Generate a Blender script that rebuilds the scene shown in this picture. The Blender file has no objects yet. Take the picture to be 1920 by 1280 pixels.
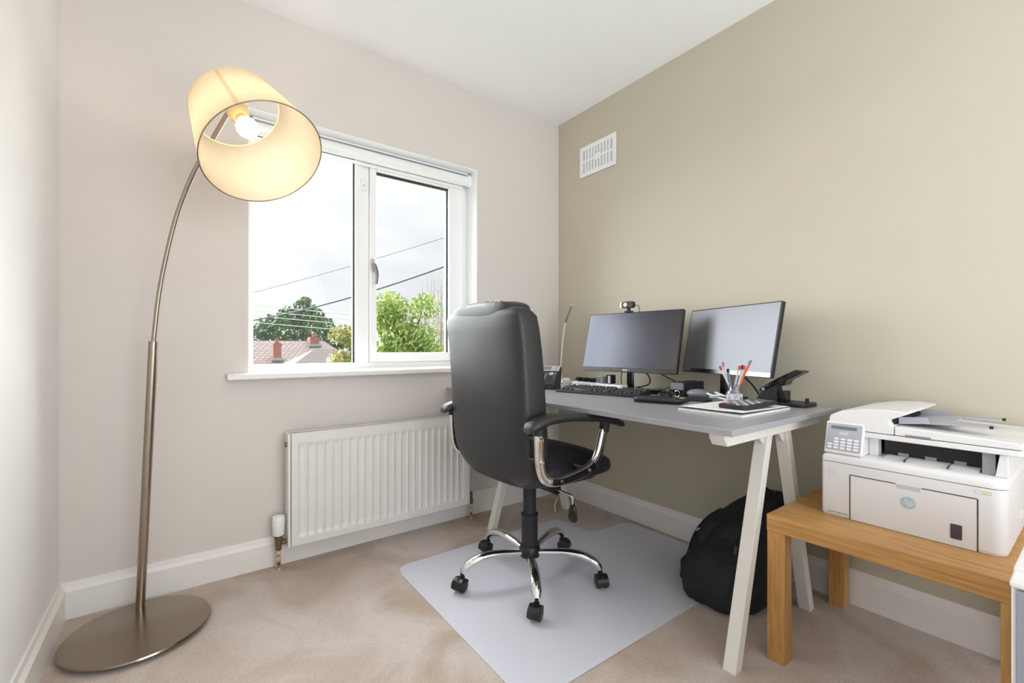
import bpy, bmesh, math, random
from mathutils import Vector, Matrix
from math import pi, sin, cos, radians, copysign
random.seed(7)
C = bpy.context.scene.collection
sc = bpy.context.scene

# ------------------------------------------------------------------ camera, sky, lights, exposure
cam_d = bpy.data.cameras.new('camera'); cam = bpy.data.objects.new('camera', cam_d); C.objects.link(cam)
cam_d.sensor_width = 36.0; cam_d.lens = 843.14/1920*36; cam_d.shift_y = 10.18/1920; cam_d.clip_start = 0.02
cam.location = (-2.0582, -2.2447, 0.97); cam.rotation_euler = (pi/2, 0, radians(53.39-90))
sc.camera = cam
sc.view_settings.view_transform = 'Standard'; sc.view_settings.look = 'None'
sc.view_settings.gamma = 1; sc.view_settings.use_curve_mapping = False
sc.view_settings.exposure = 0.06

w = bpy.data.worlds.new('sky'); sc.world = w; w.use_nodes = True
nt = w.node_tree; nt.nodes.clear()
def wn(t, **k):
    n = nt.nodes.new(t)
    for a, b in k.items(): setattr(n, a, b)
    return n
out = wn('ShaderNodeOutputWorld'); bg = wn('ShaderNodeBackground'); tc = wn('ShaderNodeTexCoord')
mp = wn('ShaderNodeMapping'); mp.inputs['Scale'].default_value = (1.2, 1.2, 3.4); mp.inputs['Location'].default_value = (0.3, 0.1, 0.55)
no = wn('ShaderNodeTexNoise'); no.inputs['Scale'].default_value = 1.6; no.inputs['Detail'].default_value = 5; no.inputs['Roughness'].default_value = 0.5
rp = wn('ShaderNodeValToRGB'); e = rp.color_ramp.elements
e[0].position = 0.36; e[0].color = (0.83, 0.85, 0.89, 1); e[1].position = 0.60; e[1].color = (1.08, 1.09, 1.10, 1)
nt.links.new(tc.outputs['Generated'], mp.inputs[0]); nt.links.new(mp.outputs[0], no.inputs['Vector'])
nt.links.new(no.outputs['Fac'], rp.inputs[0]); nt.links.new(rp.outputs[0], bg.inputs[0]); nt.links.new(bg.outputs[0], out.inputs[0])
bg.inputs['Strength'].default_value = 1.0

def light(name, kind, loc, energy, color=(1, 1, 1), **k):
    d = bpy.data.lights.new(name, kind); o = bpy.data.objects.new(name, d); C.objects.link(o)
    d.energy = energy; d.color = color; o.location = loc
    for a, b in k.items(): setattr(d, a, b)
    return o
SUN_E, REAR_E, LAMP_E = 26.0, 42.0, 3.0
s = light('daylight_window_side', 'SUN', (0, 3, 5), SUN_E, (0.93, 0.97, 1.0), angle=radians(130))
s.rotation_euler = Vector((-0.05, -1.0, -0.35)).to_track_quat('-Z', 'Y').to_euler()
s = light('rear_fill_light', 'AREA', (-1.25, -3.62, 1.25), REAR_E, (0.88, 0.945, 1.0), shape='RECTANGLE', size=1.6, size_y=2.0)  # added fill light behind the camera, tilted up to brighten walls and ceiling
s.rotation_euler = (pi/2+radians(38), 0, 0)

# ------------------------------------------------------------------ materials
def lin(c):
    c = c/255
    return c/12.92 if c <= 0.04045 else ((c+0.055)/1.055)**2.4
def L3(r, g, b): return (lin(r), lin(g), lin(b), 1)
MATS = {}
def P(name, col, rough=0.5, metal=0.0, noise=0.0, nscale=20, bump=0.0, bscale=200, spec=0.5, alpha=1.0, trans=0.0, emit=None, es=0.0, col2=None, stretch=(1, 1, 1), coat=0.0, aniso=0.0, sheen=0.0, sss=0):
    m = bpy.data.materials.new(name); m.use_nodes = True; t = m.node_tree; b = t.nodes['Principled BSDF']
    c = L3(*col); b.inputs['Base Color'].default_value = c
    b.inputs['Roughness'].default_value = rough; b.inputs['Metallic'].default_value = metal
    b.inputs['Specular IOR Level'].default_value = spec; b.inputs['Alpha'].default_value = alpha
    b.inputs['Transmission Weight'].default_value = trans; b.inputs['Coat Weight'].default_value = coat
    b.inputs['Sheen Weight'].default_value = sheen
    tcn = t.nodes.new('ShaderNodeTexCoord'); mpn = t.nodes.new('ShaderNodeMapping'); mpn.inputs['Scale'].default_value = stretch
    t.links.new(tcn.outputs['Object'], mpn.inputs[0])
    n1 = t.nodes.new('ShaderNodeTexNoise'); n1.inputs['Scale'].default_value = nscale; n1.inputs['Detail'].default_value = 4
    t.links.new(mpn.outputs[0], n1.inputs['Vector'])
    mx = t.nodes.new('ShaderNodeMix'); mx.data_type = 'RGBA'
    k = 1-noise
    mx.inputs[6].default_value = (c[0]*k, c[1]*k, c[2]*k, 1) if col2 is None else L3(*col2)
    mx.inputs[7].default_value = c
    rr = t.nodes.new('ShaderNodeMapRange'); rr.inputs[1].default_value = 0.35; rr.inputs[2].default_value = 0.65
    t.links.new(n1.outputs['Fac'], rr.inputs[0]); t.links.new(rr.outputs[0], mx.inputs[0]); t.links.new(mx.outputs[2], b.inputs['Base Color'])
    if bump:
        n2 = t.nodes.new('ShaderNodeTexNoise'); n2.inputs['Scale'].default_value = bscale; n2.inputs['Detail'].default_value = 3
        t.links.new(mpn.outputs[0], n2.inputs['Vector'])
        bp = t.nodes.new('ShaderNodeBump'); bp.inputs['Strength'].default_value = bump; bp.inputs['Distance'].default_value = 0.002
        t.links.new(n2.outputs['Fac'], bp.inputs['Height']); t.links.new(bp.outputs[0], b.inputs['Normal'])
    if emit:
        b.inputs['Emission Color'].default_value = L3(*emit); b.inputs['Emission Strength'].default_value = es
    MATS[name] = m; return m

m_wall = P('warm white wall paint', (222, 214, 208), 0.75, noise=0.02, nscale=3, bump=0.08, bscale=60)
m_left = P('white wall paint', (240, 238, 236), 0.6, noise=0.02, nscale=3, bump=0.05, bscale=60)
m_green = P('pale olive wall paint', (199, 191, 171), 0.7, noise=0.02, nscale=3, bump=0.08, bscale=60)
m_ceil = P('ceiling paint', (252, 252, 252), 0.8, noise=0.01, nscale=3)
m_trim = P('white gloss trim', (238, 234, 230), 0.35, noise=0.02, nscale=6)
m_upvc = P('white window plastic', (248, 248, 248), 0.25, noise=0.01, nscale=8)
m_seal = P('dark rubber gasket', (30, 31, 34), 0.6, noise=0.1)
m_rad = P('radiator enamel', (232, 230, 225), 0.3, noise=0.02, nscale=5)
m_radin = P('radiator inner steel', (120, 116, 110), 0.6, noise=0.1)
m_brass = P('aged brass', (150, 125, 90), 0.4, metal=0.8, noise=0.35, nscale=90)
m_pipe = P('rust spotted cream pipe', (226, 214, 190), 0.5, noise=0.3, nscale=45, col2=(110, 62, 30))
m_whitepl = P('white plastic', (244, 244, 243), 0.35, noise=0.01)
m_slot = P('pale grey slot plastic', (200, 201, 203), 0.6, noise=0.02)
m_nickel = P('brushed nickel', (172, 160, 146), 0.28, metal=1.0, noise=0.06, nscale=30, stretch=(1, 1, 14), bump=0.05, bscale=120)
m_nickelb = P('brushed nickel plate', (160, 148, 132), 0.2, metal=1.0, noise=0.05, nscale=20, stretch=(20, 1, 1), bump=0.02, bscale=150)
m_chrome = P('chrome', (225, 225, 225), 0.06, metal=1.0, noise=0.02)
m_leather = P('black leather', (33, 33, 36), 0.42, noise=0.15, nscale=40, bump=0.35, bscale=420, spec=0.6)
m_blackpl = P('black plastic', (24, 24, 26), 0.4, noise=0.1, nscale=60)
m_blackgl = P('glossy black plastic', (16, 16, 18), 0.15, noise=0.1, nscale=60)
m_blackmt = P('matte black plastic', (34, 34, 37), 0.65, noise=0.1, nscale=80)
m_key = P('black key caps', (46, 46, 48), 0.5, noise=0.05)
m_cloth = P('black nylon cloth', (22, 22, 25), 0.85, noise=0.3, nscale=50, bump=0.6, bscale=300, sheen=0.02)
m_cloth2 = P('charcoal nylon cloth', (34, 35, 39), 0.8, noise=0.25, nscale=50, bump=0.5, bscale=260)
m_desk = P('grey desk laminate', (164, 163, 169), 0.28, noise=0.05, nscale=8, stretch=(8, 1, 1))
m_desktr = P('white painted wood', (232, 228, 220), 0.4, noise=0.03, nscale=12)
m_cab = P('white lacquer', (236, 234, 232), 0.3, noise=0.01)
m_cabf = P('blue grey drawer front', (150, 153, 164), 0.4, noise=0.02)
m_prw = P('printer white plastic', (233, 231, 231), 0.38, noise=0.01)
m_prg = P('printer lilac grey plastic', (178, 177, 186), 0.4, noise=0.02)
m_prd = P('printer dark interior', (30, 29, 30), 0.6, noise=0.2, nscale=70)
m_prm = P('printer mid grey', (150, 150, 152), 0.5, noise=0.05)
m_seam = P('shadow gap plastic', (70, 66, 64), 0.7, noise=0.05)
m_lcd = P('grey green display', (112, 122, 118), 0.2, noise=0.03)
m_smoke = P('smoked window plastic', (74, 70, 80), 0.15, noise=0.05)
m_green_led = P('lime power button', (190, 205, 110), 0.4, emit=(200, 230, 90), es=0.25)
m_logo = P('pale blue logo', (176, 200, 210), 0.4, noise=0.02)
m_label = P('grey printed lettering', (105, 100, 100), 0.5)
m_paper = P('white paper', (238, 238, 236), 0.7, noise=0.01)
m_orange = P('orange plastic', (235, 104, 40), 0.35, noise=0.05)
m_red = P('red plastic', (205, 40, 50), 0.35, noise=0.05)
m_pink = P('magenta plastic', (214, 60, 120), 0.35, noise=0.05)
m_clear = P('clear barrel plastic', (205, 205, 212), 0.15, alpha=0.75)
m_greypl = P('grey plastic', (120, 122, 130), 0.35, noise=0.05)
m_silver = P('silver plastic', (186, 184, 182), 0.3, metal=0.3, noise=0.03)
m_beigecable = P('white cable', (228, 222, 212), 0.45)
m_bluefab = P('printed jar label', (235, 232, 236), 0.5, noise=0.5, nscale=60, col2=(120, 90, 130))
m_castor = P('castor black', (26, 26, 28), 0.35, noise=0.1)
m_scr1 = P('dark matte screen', (78, 79, 86), 0.24, metal=0.8, noise=0.05, nscale=3)
m_scr2 = P('glossy off screen', (150, 151, 157), 0.55, metal=1.0, noise=0.03, nscale=4)
m_scr3 = P('polished chin strip', (130, 131, 136), 0.2, metal=1.0)
m_bulb = P('lit bulb', (255, 240, 215), 0.4, emit=(255, 236, 205), es=6.0)
m_sock = P('cream socket', (240, 215, 160), 0.4)
m_brick = P('brick chimney', (180, 126, 108), 0.8, noise=0.25, nscale=9)
m_pot = P('clay pot', (176, 118, 100), 0.8, noise=0.2, nscale=12)
m_lead = P('lead flashing', (175, 178, 186), 0.6, noise=0.1)
m_bark = P('bark', (120, 108, 94), 0.9, noise=0.3, nscale=8)
m_twig = P('pale twig', (170, 160, 135), 0.9, noise=0.2)
m_ground = P('grass ground', (105, 120, 80), 0.95, noise=0.3, nscale=2)
m_render = P('house render', (205, 198, 188), 0.9, noise=0.05)
m_cable = P('dark overhead cable', (95, 95, 98), 0.7)
m_cablep = P('pale overhead cable', (205, 210, 205), 0.7)

def leafmat(name, c1, c2, c3=None):
    m = P(name, c1, 0.6, noise=0.3, nscale=2.2, col2=c2)
    return m
m_leafd = leafmat('dark leaves', (118, 142, 100), (78, 104, 74))
m_leafg = leafmat('bright leaves', (190, 200, 118), (128, 158, 86))
m_leafo = leafmat('yellow orange leaves', (205, 192, 140), (160, 168, 110))
m_leafy = leafmat('sparse yellow leaves', (205, 205, 130), (170, 185, 120))

def nodes(m): return m.node_tree.nodes, m.node_tree.links, m.node_tree.nodes['Principled BSDF']
# carpet: fine pile plus worn, brushed patches
m_carpet = bpy.data.materials.new('beige carpet'); m_carpet.use_nodes = True
N, K, B = nodes(m_carpet)
t0 = N.new('ShaderNodeTexCoord')
a1 = N.new('ShaderNodeTexNoise'); a1.inputs['Scale'].default_value = 2.6; a1.inputs['Detail'].default_value = 6; a1.inputs['Distortion'].default_value = 1.2
a2 = N.new('ShaderNodeTexNoise'); a2.inputs['Scale'].default_value = 260; a2.inputs['Detail'].default_value = 3
K.new(t0.outputs['Object'], a1.inputs['Vector']); K.new(t0.outputs['Object'], a2.inputs['Vector'])
r1 = N.new('ShaderNodeValToRGB'); r1.color_ramp.elements[0].position = 0.3; r1.color_ramp.elements[1].position = 0.62
r1.color_ramp.elements[0].color = L3(188, 166, 148); r1.color_ramp.elements[1].color = L3(216, 205, 198)
K.new(a1.outputs['Fac'], r1.inputs[0])
mm = N.new('ShaderNodeMix'); mm.data_type = 'RGBA'; mm.blend_type = 'MULTIPLY'; mm.inputs[0].default_value = 0.55
r2 = N.new('ShaderNodeValToRGB'); r2.color_ramp.elements[0].position = 0.3; r2.color_ramp.elements[1].position = 0.7
r2.color_ramp.elements[0].color = (0.62, 0.6, 0.58, 1); r2.color_ramp.elements[1].color = (1.1, 1.1, 1.1, 1)
K.new(a2.outputs['Fac'], r2.inputs[0]); K.new(r1.outputs[0], mm.inputs[6]); K.new(r2.outputs[0], mm.inputs[7]); K.new(mm.outputs[2], B.inputs['Base Color'])
B.inputs['Roughness'].default_value = 0.95; B.inputs['Specular IOR Level'].default_value = 0.1
b1 = N.new('ShaderNodeBump'); b1.inputs['Strength'].default_value = 0.6; b1.inputs['Distance'].default_value = 0.004
K.new(a2.outputs['Fac'], b1.inputs['Height']); K.new(b1.outputs[0], B.inputs['Normal'])

# oak: stretched noise grain, direction by axis
def oak(name, stretch):
    m = bpy.data.materials.new(name); m.use_nodes = True
    N, K, B = nodes(m)
    t = N.new('ShaderNodeTexCoord'); mp = N.new('ShaderNodeMapping'); mp.inputs['Scale'].default_value = stretch
    K.new(t.outputs['Object'], mp.inputs[0])
    n = N.new('ShaderNodeTexNoise'); n.inputs['Scale'].default_value = 6; n.inputs['Detail'].default_value = 7; n.inputs['Roughness'].default_value = 0.65; n.inputs['Distortion'].default_value = 0.6
    K.new(mp.outputs[0], n.inputs['Vector'])
    r = N.new('ShaderNodeValToRGB'); r.color_ramp.elements[0].position = 0.32; r.color_ramp.elements[1].position = 0.68
    r.color_ramp.elements[0].color = L3(176, 124, 66); r.color_ramp.elements[1].color = L3(214, 164, 98)
    K.new(n.outputs['Fac'], r.inputs[0]); K.new(r.outputs[0], B.inputs['Base Color'])
    B.inputs['Roughness'].default_value = 0.42
    return m
m_oaky = oak('oak grain along front', (14, 1, 22)); m_oakz = oak('oak grain upright', (20, 20, 1))

# translucent chair mat
m_mat = bpy.data.materials.new('frosted studded vinyl'); m_mat.use_nodes = True
N, K, B = nodes(m_mat)
B.inputs['Base Color'].default_value = L3(196, 196, 210); B.inputs['Roughness'].default_value = 0.3; B.inputs['Alpha'].default_value = 0.74
t0 = N.new('ShaderNodeTexCoord'); vo = N.new('ShaderNodeTexVoronoi'); vo.inputs['Scale'].default_value = 45; vo.inputs['Randomness'].default_value = 0.0
K.new(t0.outputs['Object'], vo.inputs['Vector'])
r = N.new('ShaderNodeValToRGB'); r.color_ramp.elements[0].position = 0.1; r.color_ramp.elements[1].position = 0.16
r.color_ramp.elements[0].color = (0, 0, 0, 1); r.color_ramp.elements[1].color = (1, 1, 1, 1)
K.new(vo.outputs['Distance'], r.inputs[0])
mx = N.new('ShaderNodeMix'); mx.data_type = 'RGBA'; mx.inputs[6].default_value = L3(200, 199, 210); mx.inputs[7].default_value = L3(238, 238, 248)
K.new(r.outputs[0], mx.inputs[0]); K.new(mx.outputs[2], B.inputs['Base Color'])
b1 = N.new('ShaderNodeBump'); b1.inputs['Strength'].default_value = 0.3; b1.inputs['Distance'].default_value = 0.001
K.new(r.outputs[0], b1.inputs['Height']); K.new(b1.outputs[0], B.inputs['Normal'])

# thin window glass
m_glass = bpy.data.materials.new('window glass'); m_glass.use_nodes = True
N = m_glass.node_tree.nodes; K = m_glass.node_tree.links; N.clear()
o_ = N.new('ShaderNodeOutputMaterial'); tr = N.new('ShaderNodeBsdfTransparent'); gl = N.new('ShaderNodeBsdfGlossy'); fr = N.new('ShaderNodeLayerWeight'); pw = N.new('ShaderNodeMath'); pw.operation = 'POWER'; pw.inputs[1].default_value = 4; ml = N.new('ShaderNodeMath'); ml.operation = 'MULTIPLY_ADD'; ml.inputs[1].default_value = 0.06; ml.inputs[2].default_value = 0.005; mi = N.new('ShaderNodeMixShader')
tr.inputs[0].default_value = (0.98, 0.985, 0.98, 1); gl.inputs['Roughness'].default_value = 0.01
K.new(fr.outputs['Facing'], pw.inputs[0]); K.new(pw.outputs[0], ml.inputs[0]); K.new(ml.outputs[0], mi.inputs[0]); K.new(tr.outputs[0], mi.inputs[1]); K.new(gl.outputs[0], mi.inputs[2]); K.new(mi.outputs[0], o_.inputs[0])
# jar glass
m_jar = bpy.data.materials.new('jar glass'); m_jar.use_nodes = True
N = m_jar.node_tree.nodes; K = m_jar.node_tree.links; N.clear()
o_ = N.new('ShaderNodeOutputMaterial'); tr = N.new('ShaderNodeBsdfTransparent'); gl = N.new('ShaderNodeBsdfGlossy'); fr = N.new('ShaderNodeLayerWeight'); mi = N.new('ShaderNodeMixShader')
tr.inputs[0].default_value = (0.8, 0.83, 0.85, 1); gl.inputs['Roughness'].default_value = 0.03; fr.inputs[0].default_value = 0.55
K.new(fr.outputs['Facing'], mi.inputs[0]); K.new(tr.outputs[0], mi.inputs[1]); K.new(gl.outputs[0], mi.inputs[2]); K.new(mi.outputs[0], o_.inputs[0])
# lamp shade fabric
m_shade = bpy.data.materials.new('cream shade fabric'); m_shade.use_nodes = True
N = m_shade.node_tree.nodes; K = m_shade.node_tree.links; N.clear()
o_ = N.new('ShaderNodeOutputMaterial'); df = N.new('ShaderNodeBsdfDiffuse'); tl = N.new('ShaderNodeBsdfTranslucent'); mi = N.new('ShaderNodeMixShader'); mi.inputs[0].default_value = 0.5
df.inputs[0].default_value = L3(176, 166, 150); tl.inputs[0].default_value = L3(206, 192, 168)
K.new(df.outputs[0], mi.inputs[1]); K.new(tl.outputs[0], mi.inputs[2]); K.new(mi.outputs[0], o_.inputs[0])
m_shseam = m_shade.copy(); m_shseam.name = 'shade seam fabric'
m_shseam.node_tree.nodes['Translucent BSDF'].inputs[0].default_value = (.95, .93, .88, 1); m_shseam.node_tree.nodes['Mix Shader'].inputs[0].default_value = 0.8
# roof tiles
def roofmat(name, c1, c2, rot=0):
    m = bpy.data.materials.new(name); m.use_nodes = True
    N, K, B = nodes(m)
    t = N.new('ShaderNodeTexCoord'); br = N.new('ShaderNodeTexBrick'); mp = N.new('ShaderNodeMapping'); mp.inputs['Rotation'].default_value = (radians(90) if rot else 0, 0, 0)
    K.new(t.outputs['Object'], mp.inputs[0]); K.new(mp.outputs[0], br.inputs['Vector'])
    br.inputs['Scale'].default_value = 1; br.inputs['Brick Width'].default_value = 0.28; br.inputs['Row Height'].default_value = 0.22; br.inputs['Mortar Size'].default_value = 0.045
    br.inputs['Color1'].default_value = L3(*c1); br.inputs['Color2'].default_value = L3(*c2); br.inputs['Mortar'].default_value = L3(112, 98, 94)
    K.new(br.outputs[0], B.inputs['Base Color']); B.inputs['Roughness'].default_value = 0.85
    return m
m_roof = roofmat('terracotta tiles', (158, 138, 132), (146, 127, 121)); m_roof2 = roofmat('brown tiles', (112, 101, 97), (104, 94, 90))

# ------------------------------------------------------------------ geometry helpers
W = {}
class G:
    def __init__(s): s.b = bmesh.new()
    def quad_ring(s, rings, cap=True, closed=True):
        vs = [[s.b.verts.new(p) for p in r] for r in rings]; n = len(vs[0])
        for a, b in zip(vs, vs[1:]):
            for i in range(n if closed else n-1):
                j = (i+1) % n; s.b.faces.new((a[i], a[j], b[j], b[i]))
        if cap:
            s.b.faces.new(list(reversed(vs[0]))); s.b.faces.new(vs[-1])
        return s
    def box(s, lo, hi, M=None):
        (x0, y0, z0), (x1, y1, z1) = lo, hi
        p = [(x0, y0), (x1, y0), (x1, y1), (x0, y1)]
        r = [[Vector((x, y, z)) for x, y in p] for z in (z0, z1)]
        if M: r = [[M @ v for v in q] for q in r]
        return s.quad_ring(r)
    def prism(s, pts, a, b, axis='z', M=None):
        f = {'z': lambda u, v, w: (u, v, w), 'y': lambda u, v, w: (u, w, v), 'x': lambda u, v, w: (w, u, v)}[axis]
        r = [[Vector(f(u, v, w)) for u, v in pts] for w in (a, b)]
        if M: r = [[M @ v for v in q] for q in r]
        return s.quad_ring(r)
    def cyl(s, p0, p1, r0, r1=None, n=24):
        return s.tube([p0, p1], [r0, r0 if r1 is None else r1], n)
    def tube(s, pts, r, n=12, flat=1.0, up=None, cap=True):
        pts = [Vector(p) for p in pts]; rs = r if isinstance(r, (list, tuple)) else [r]*len(pts)
        rings = []; u = None
        for i, p in enumerate(pts):
            t = (pts[min(i+1, len(pts)-1)]-pts[max(i-1, 0)]).normalized()
            if u is None:
                a = Vector(up) if up else (Vector((0, 0, 1)) if abs(t.z) < 0.9 else Vector((1, 0, 0)))
                u = (a-t*a.dot(t)).normalized()
            else: u = (u-t*u.dot(t)).normalized()
            v = t.cross(u)
            rings.append([p+(u*cos(2*pi*k/n)*flat+v*sin(2*pi*k/n))*rs[i] for k in range(n)])
        return s.quad_ring(rings, cap)
    def lathe(s, prof, o=(0, 0, 0), n=32, M=None, cap=True):
        o = Vector(o); rings = [[Vector((r*cos(2*pi*k/n), r*sin(2*pi*k/n), z)) for k in range(n)] for r, z in prof]
        rings = [[(M @ v if M else v)+o for v in q] for q in rings]
        return s.quad_ring(rings, cap)
    def sup(s, c, h, pxy=3.0, pz=3.0, n=40, m=14, M=None, taper=None):
        rings = []
        for j in range(m+1):
            a = -pi/2+pi*j/m; a = max(min(a, pi/2-0.04), -pi/2+0.04)
            cz = abs(cos(a))**(2/pz); z = copysign(abs(sin(a))**(2/pz), sin(a))
            q = []
            for k in range(n):
                t = 2*pi*k/n
                x = copysign(abs(cos(t))**(2/pxy), cos(t))*cz*h[0]; y = copysign(abs(sin(t))**(2/pxy), sin(t))*cz*h[1]
                v = Vector((x, y, z*h[2]))
                if taper: v = taper(v)
                v = (M @ v if M else v)+Vector(c); q.append(v)
            rings.append(q)
        return s.quad_ring(rings)
    def grid(s, fn, nu, nv):
        vs = [[s.b.verts.new(fn(i/nu, j/nv)) for j in range(nv+1)] for i in range(nu+1)]
        for i in range(nu):
            for j in range(nv): s.b.faces.new((vs[i][j], vs[i+1][j], vs[i+1][j+1], vs[i][j+1]))
        return s
    def done(s, name, mat, parent=None, bevel=0, smooth=35, seg=2, world=True, flip=True, solid=0):
        if flip: bmesh.ops.recalc_face_normals(s.b, faces=s.b.faces[:])
        top = parent is None
        if not top and world: s.b.transform(W[parent.name].inverted())
        loc = Vector((0, 0, 0))
        if top:
            xs = [v.co for v in s.b.verts]; lo = Vector([min(v[i] for v in xs) for i in range(3)]); hi = Vector([max(v[i] for v in xs) for i in range(3)])
            loc = Vector(((lo.x+hi.x)/2, (lo.y+hi.y)/2, lo.z)); s.b.transform(Matrix.Translation(-loc))
        me = bpy.data.meshes.new(name); s.b.to_mesh(me); s.b.free()
        me.materials.append(mat)
        for p in me.polygons: p.use_smooth = True
        me.set_sharp_from_angle(angle=radians(smooth))
        o = bpy.data.objects.new(name, me); C.objects.link(o)
        if top: o.location = loc; W[o.name] = Matrix.Translation(loc)
        else: o.parent = parent; W[o.name] = W[parent.name].copy()
        if bevel:
            md = o.modifiers.new('bevel', 'BEVEL'); md.width = bevel; md.segments = seg; md.limit_method = 'ANGLE'; md.angle_limit = radians(40)
        if solid:
            md = o.modifiers.new('solid', 'SOLIDIFY'); md.thickness = solid; md.offset = 0; md.use_rim = solid < .01
        return o
def thing(name, label, cat, loc=(0, 0, 0), rotz=0, group=None):
    o = bpy.data.objects.new(name, None); C.objects.link(o); o.location = loc; o.rotation_euler = (0, 0, rotz); o.empty_display_size = 0.05
    o['label'] = label; o['category'] = cat
    if group: o['group'] = group
    W[o.name] = Matrix.Translation(Vector(loc)) @ Matrix.Rotation(rotz, 4, 'Z')
    return o
def tag(o, label, cat, group=None):
    o['label'] = label; o['category'] = cat
    if group: o['group'] = group
    return o
def struct(o): o['kind'] = 'structure'; return o
def lab(o, t): o['label'] = t; return o
def text(body, size, M, mat, name, parent, depth=0.0006, shear=0.0):
    cu = bpy.data.curves.new(name, 'FONT'); cu.body = body; cu.size = size; cu.extrude = depth; cu.shear = shear; cu.align_x = 'CENTER'; cu.align_y = 'CENTER'
    t = bpy.data.objects.new('tmp', cu); C.objects.link(t); dg = bpy.context.evaluated_depsgraph_get(); dg.update()
    me = bpy.data.meshes.new_from_object(t.evaluated_get(dg)); bpy.data.objects.remove(t)
    me.transform(W[parent.name].inverted() @ M); me.name = name; me.materials.clear(); me.materials.append(mat)
    o = bpy.data.objects.new(name, me); C.objects.link(o); o.parent = parent; W[o.name] = W[parent.name].copy(); return o
def spline(pts, n=8):
    pts = [Vector(p) for p in pts]; P_ = [pts[0]*2-pts[1]]+pts+[pts[-1]*2-pts[-2]]; out = []
    for i in range(1, len(P_)-2):
        a, b, c, d = P_[i-1:i+3]
        for k in range(n):
            t = k/n; out.append(0.5*((2*b)+(c-a)*t+(2*a-5*b+4*c-d)*t*t+(3*b-a-3*c+d)*t**3))
    out.append(pts[-1]); return out
def basis(o, x, y, z):
    M = Matrix.Identity(4)
    for i, v in enumerate((x, y, z, o)):
        for j in range(3): M[j][i] = v[j]
    return M
def rrect(w, h, r, n=5, cx=0, cy=0):
    p = []
    for (sx, sy, a0) in ((1, 1, 0), (-1, 1, 90), (-1, -1, 180), (1, -1, 270)):
        for k in range(n+1):
            a = radians(a0+90*k/n); p.append((cx+sx*(w/2-r)+r*cos(a), cy+sy*(h/2-r)+r*sin(a)))
    return p

# ------------------------------------------------------------------ room shell
RW, H, YR, T = -2.397, 2.459, -3.5, 0.25
WX0, WX1, WZ0, WZ1 = -1.8138, -0.6459, 0.828, 2.0086
struct(G().box((RW-.1, YR-.2, -0.12), (0.1, 0.0, 0)).done('floor', m_carpet))
struct(G().box((RW-.1, YR-.1, H), (0.1, 0.0, H+.12)).done('ceiling', m_ceil))
struct(G().box((RW-.25, 0, -.12), (WX0, T, H+.12)).box((WX1, 0, -.12), (.25, T, H+.12)).box((WX0, 0, -.12), (WX1, T, WZ0)).box((WX0, 0, WZ1), (WX1, T, H+.12)).done('wall_back', m_wall))
struct(G().box((0, YR-.1, -.12), (.25, 0, H+.12)).done('wall_right', m_green))
struct(G().box((RW-.25, YR-.1, -.12), (RW, 0, H+.12)).done('wall_left', m_left))
struct(G().box((RW, YR-.1, 0), (-2.05, YR, H)).box((-.05, YR-.1, 0), (0, YR, H)).box((-2.05, YR-.1, 2.3), (-.05, YR, H)).done('wall_rear', m_wall))  # opening added out of view to let the rear fill light in
def skirt(name, a, b, nrm):
    a, b, n = Vector((*a, 0)), Vector((*b, 0)), Vector((*nrm, 0)); g = G()
    pr = [(0, 0), (.018, 0), (.018, .098), (.013, .106), (.009, .112), (.006, .128), (0, .128)]
    g.quad_ring([[p+n*u+Vector((0, 0, v)) for u, v in pr] for p in (a, b)]); return struct(g.done(name, m_trim, smooth=20))
skirt('baseboard_back', (RW, 0), (0, 0), (0, -1)); skirt('baseboard_right', (0, -.018), (0, YR), (-1, 0)); skirt('baseboard_left', (RW, -.018), (RW, YR), (1, 0))
# window reveals and sill
e_ = .004
struct(G().box((WX0, .001, .858), (WX0+e_, .12, WZ1)).box((WX1-e_, .001, .858), (WX1, .12, WZ1)).box((WX0+e_, .001, WZ1-e_), (WX1-e_, .12, WZ1)).done('trim_1', m_upvc))
sill = G().prism([(-.048, .834), (-.044, .829), (-.001, .829), (-.001, .857), (-.040, .857), (-.048, .851)], -1.893, -.567, 'x').box((WX0, -.001, .8285), (WX1, .12, .857))
struct(sill.done('trim_2', m_trim, bevel=.003))
# window
win = bpy.data.objects.new('window_1', None); C.objects.link(win); win.location = ((WX0+WX1)/2, .15, .857); win['kind'] = 'structure'; W[win.name] = Matrix.Translation(win.location)
FY0, FY1 = .12, .185
def rectframe(g, x0, x1, z0, z1, t, y0, y1, tb=None, tt=None, tl=None, tr_=None):
    tb = t if tb is None else tb; tt = t if tt is None else tt; tl = t if tl is None else tl; tr_ = t if tr_ is None else tr_
    g.box((x0, y0, z0), (x0+tl, y1, z1)).box((x1-tr_, y0, z0), (x1, y1, z1)).box((x0+tl, y0, z0), (x1-tr_, y1, z0+tb)).box((x0+tl, y0, z1-tt), (x1-tr_, y1, z1)); return g
f = rectframe(G(), WX0+.001, WX1-.001, .857, WZ1-.001, .03, FY0, FY1, tt=.05, tl=.032, tr_=.03)
fr_o = f.box((-1.318, FY0, .885), (-1.245, FY1, WZ1-.05)).done('window_frame', m_upvc, win, bevel=.004)
sash = rectframe(G(), -1.244, -.677, .888, 1.957, .04, FY0-.012, FY1-.01, tb=.05, tt=.052, tl=.036, tr_=.096).done('casement_sash', m_upvc, win, bevel=.005)
G().box((-1.3255, FY0+.012, .886), (-1.3182, FY0+.024, 1.951)).box((-1.782, FY0+.004, 1.951), (-1.3185, FY0+.03, 1.957)).done('glazing_gasket', m_seal, fr_o)
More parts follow.
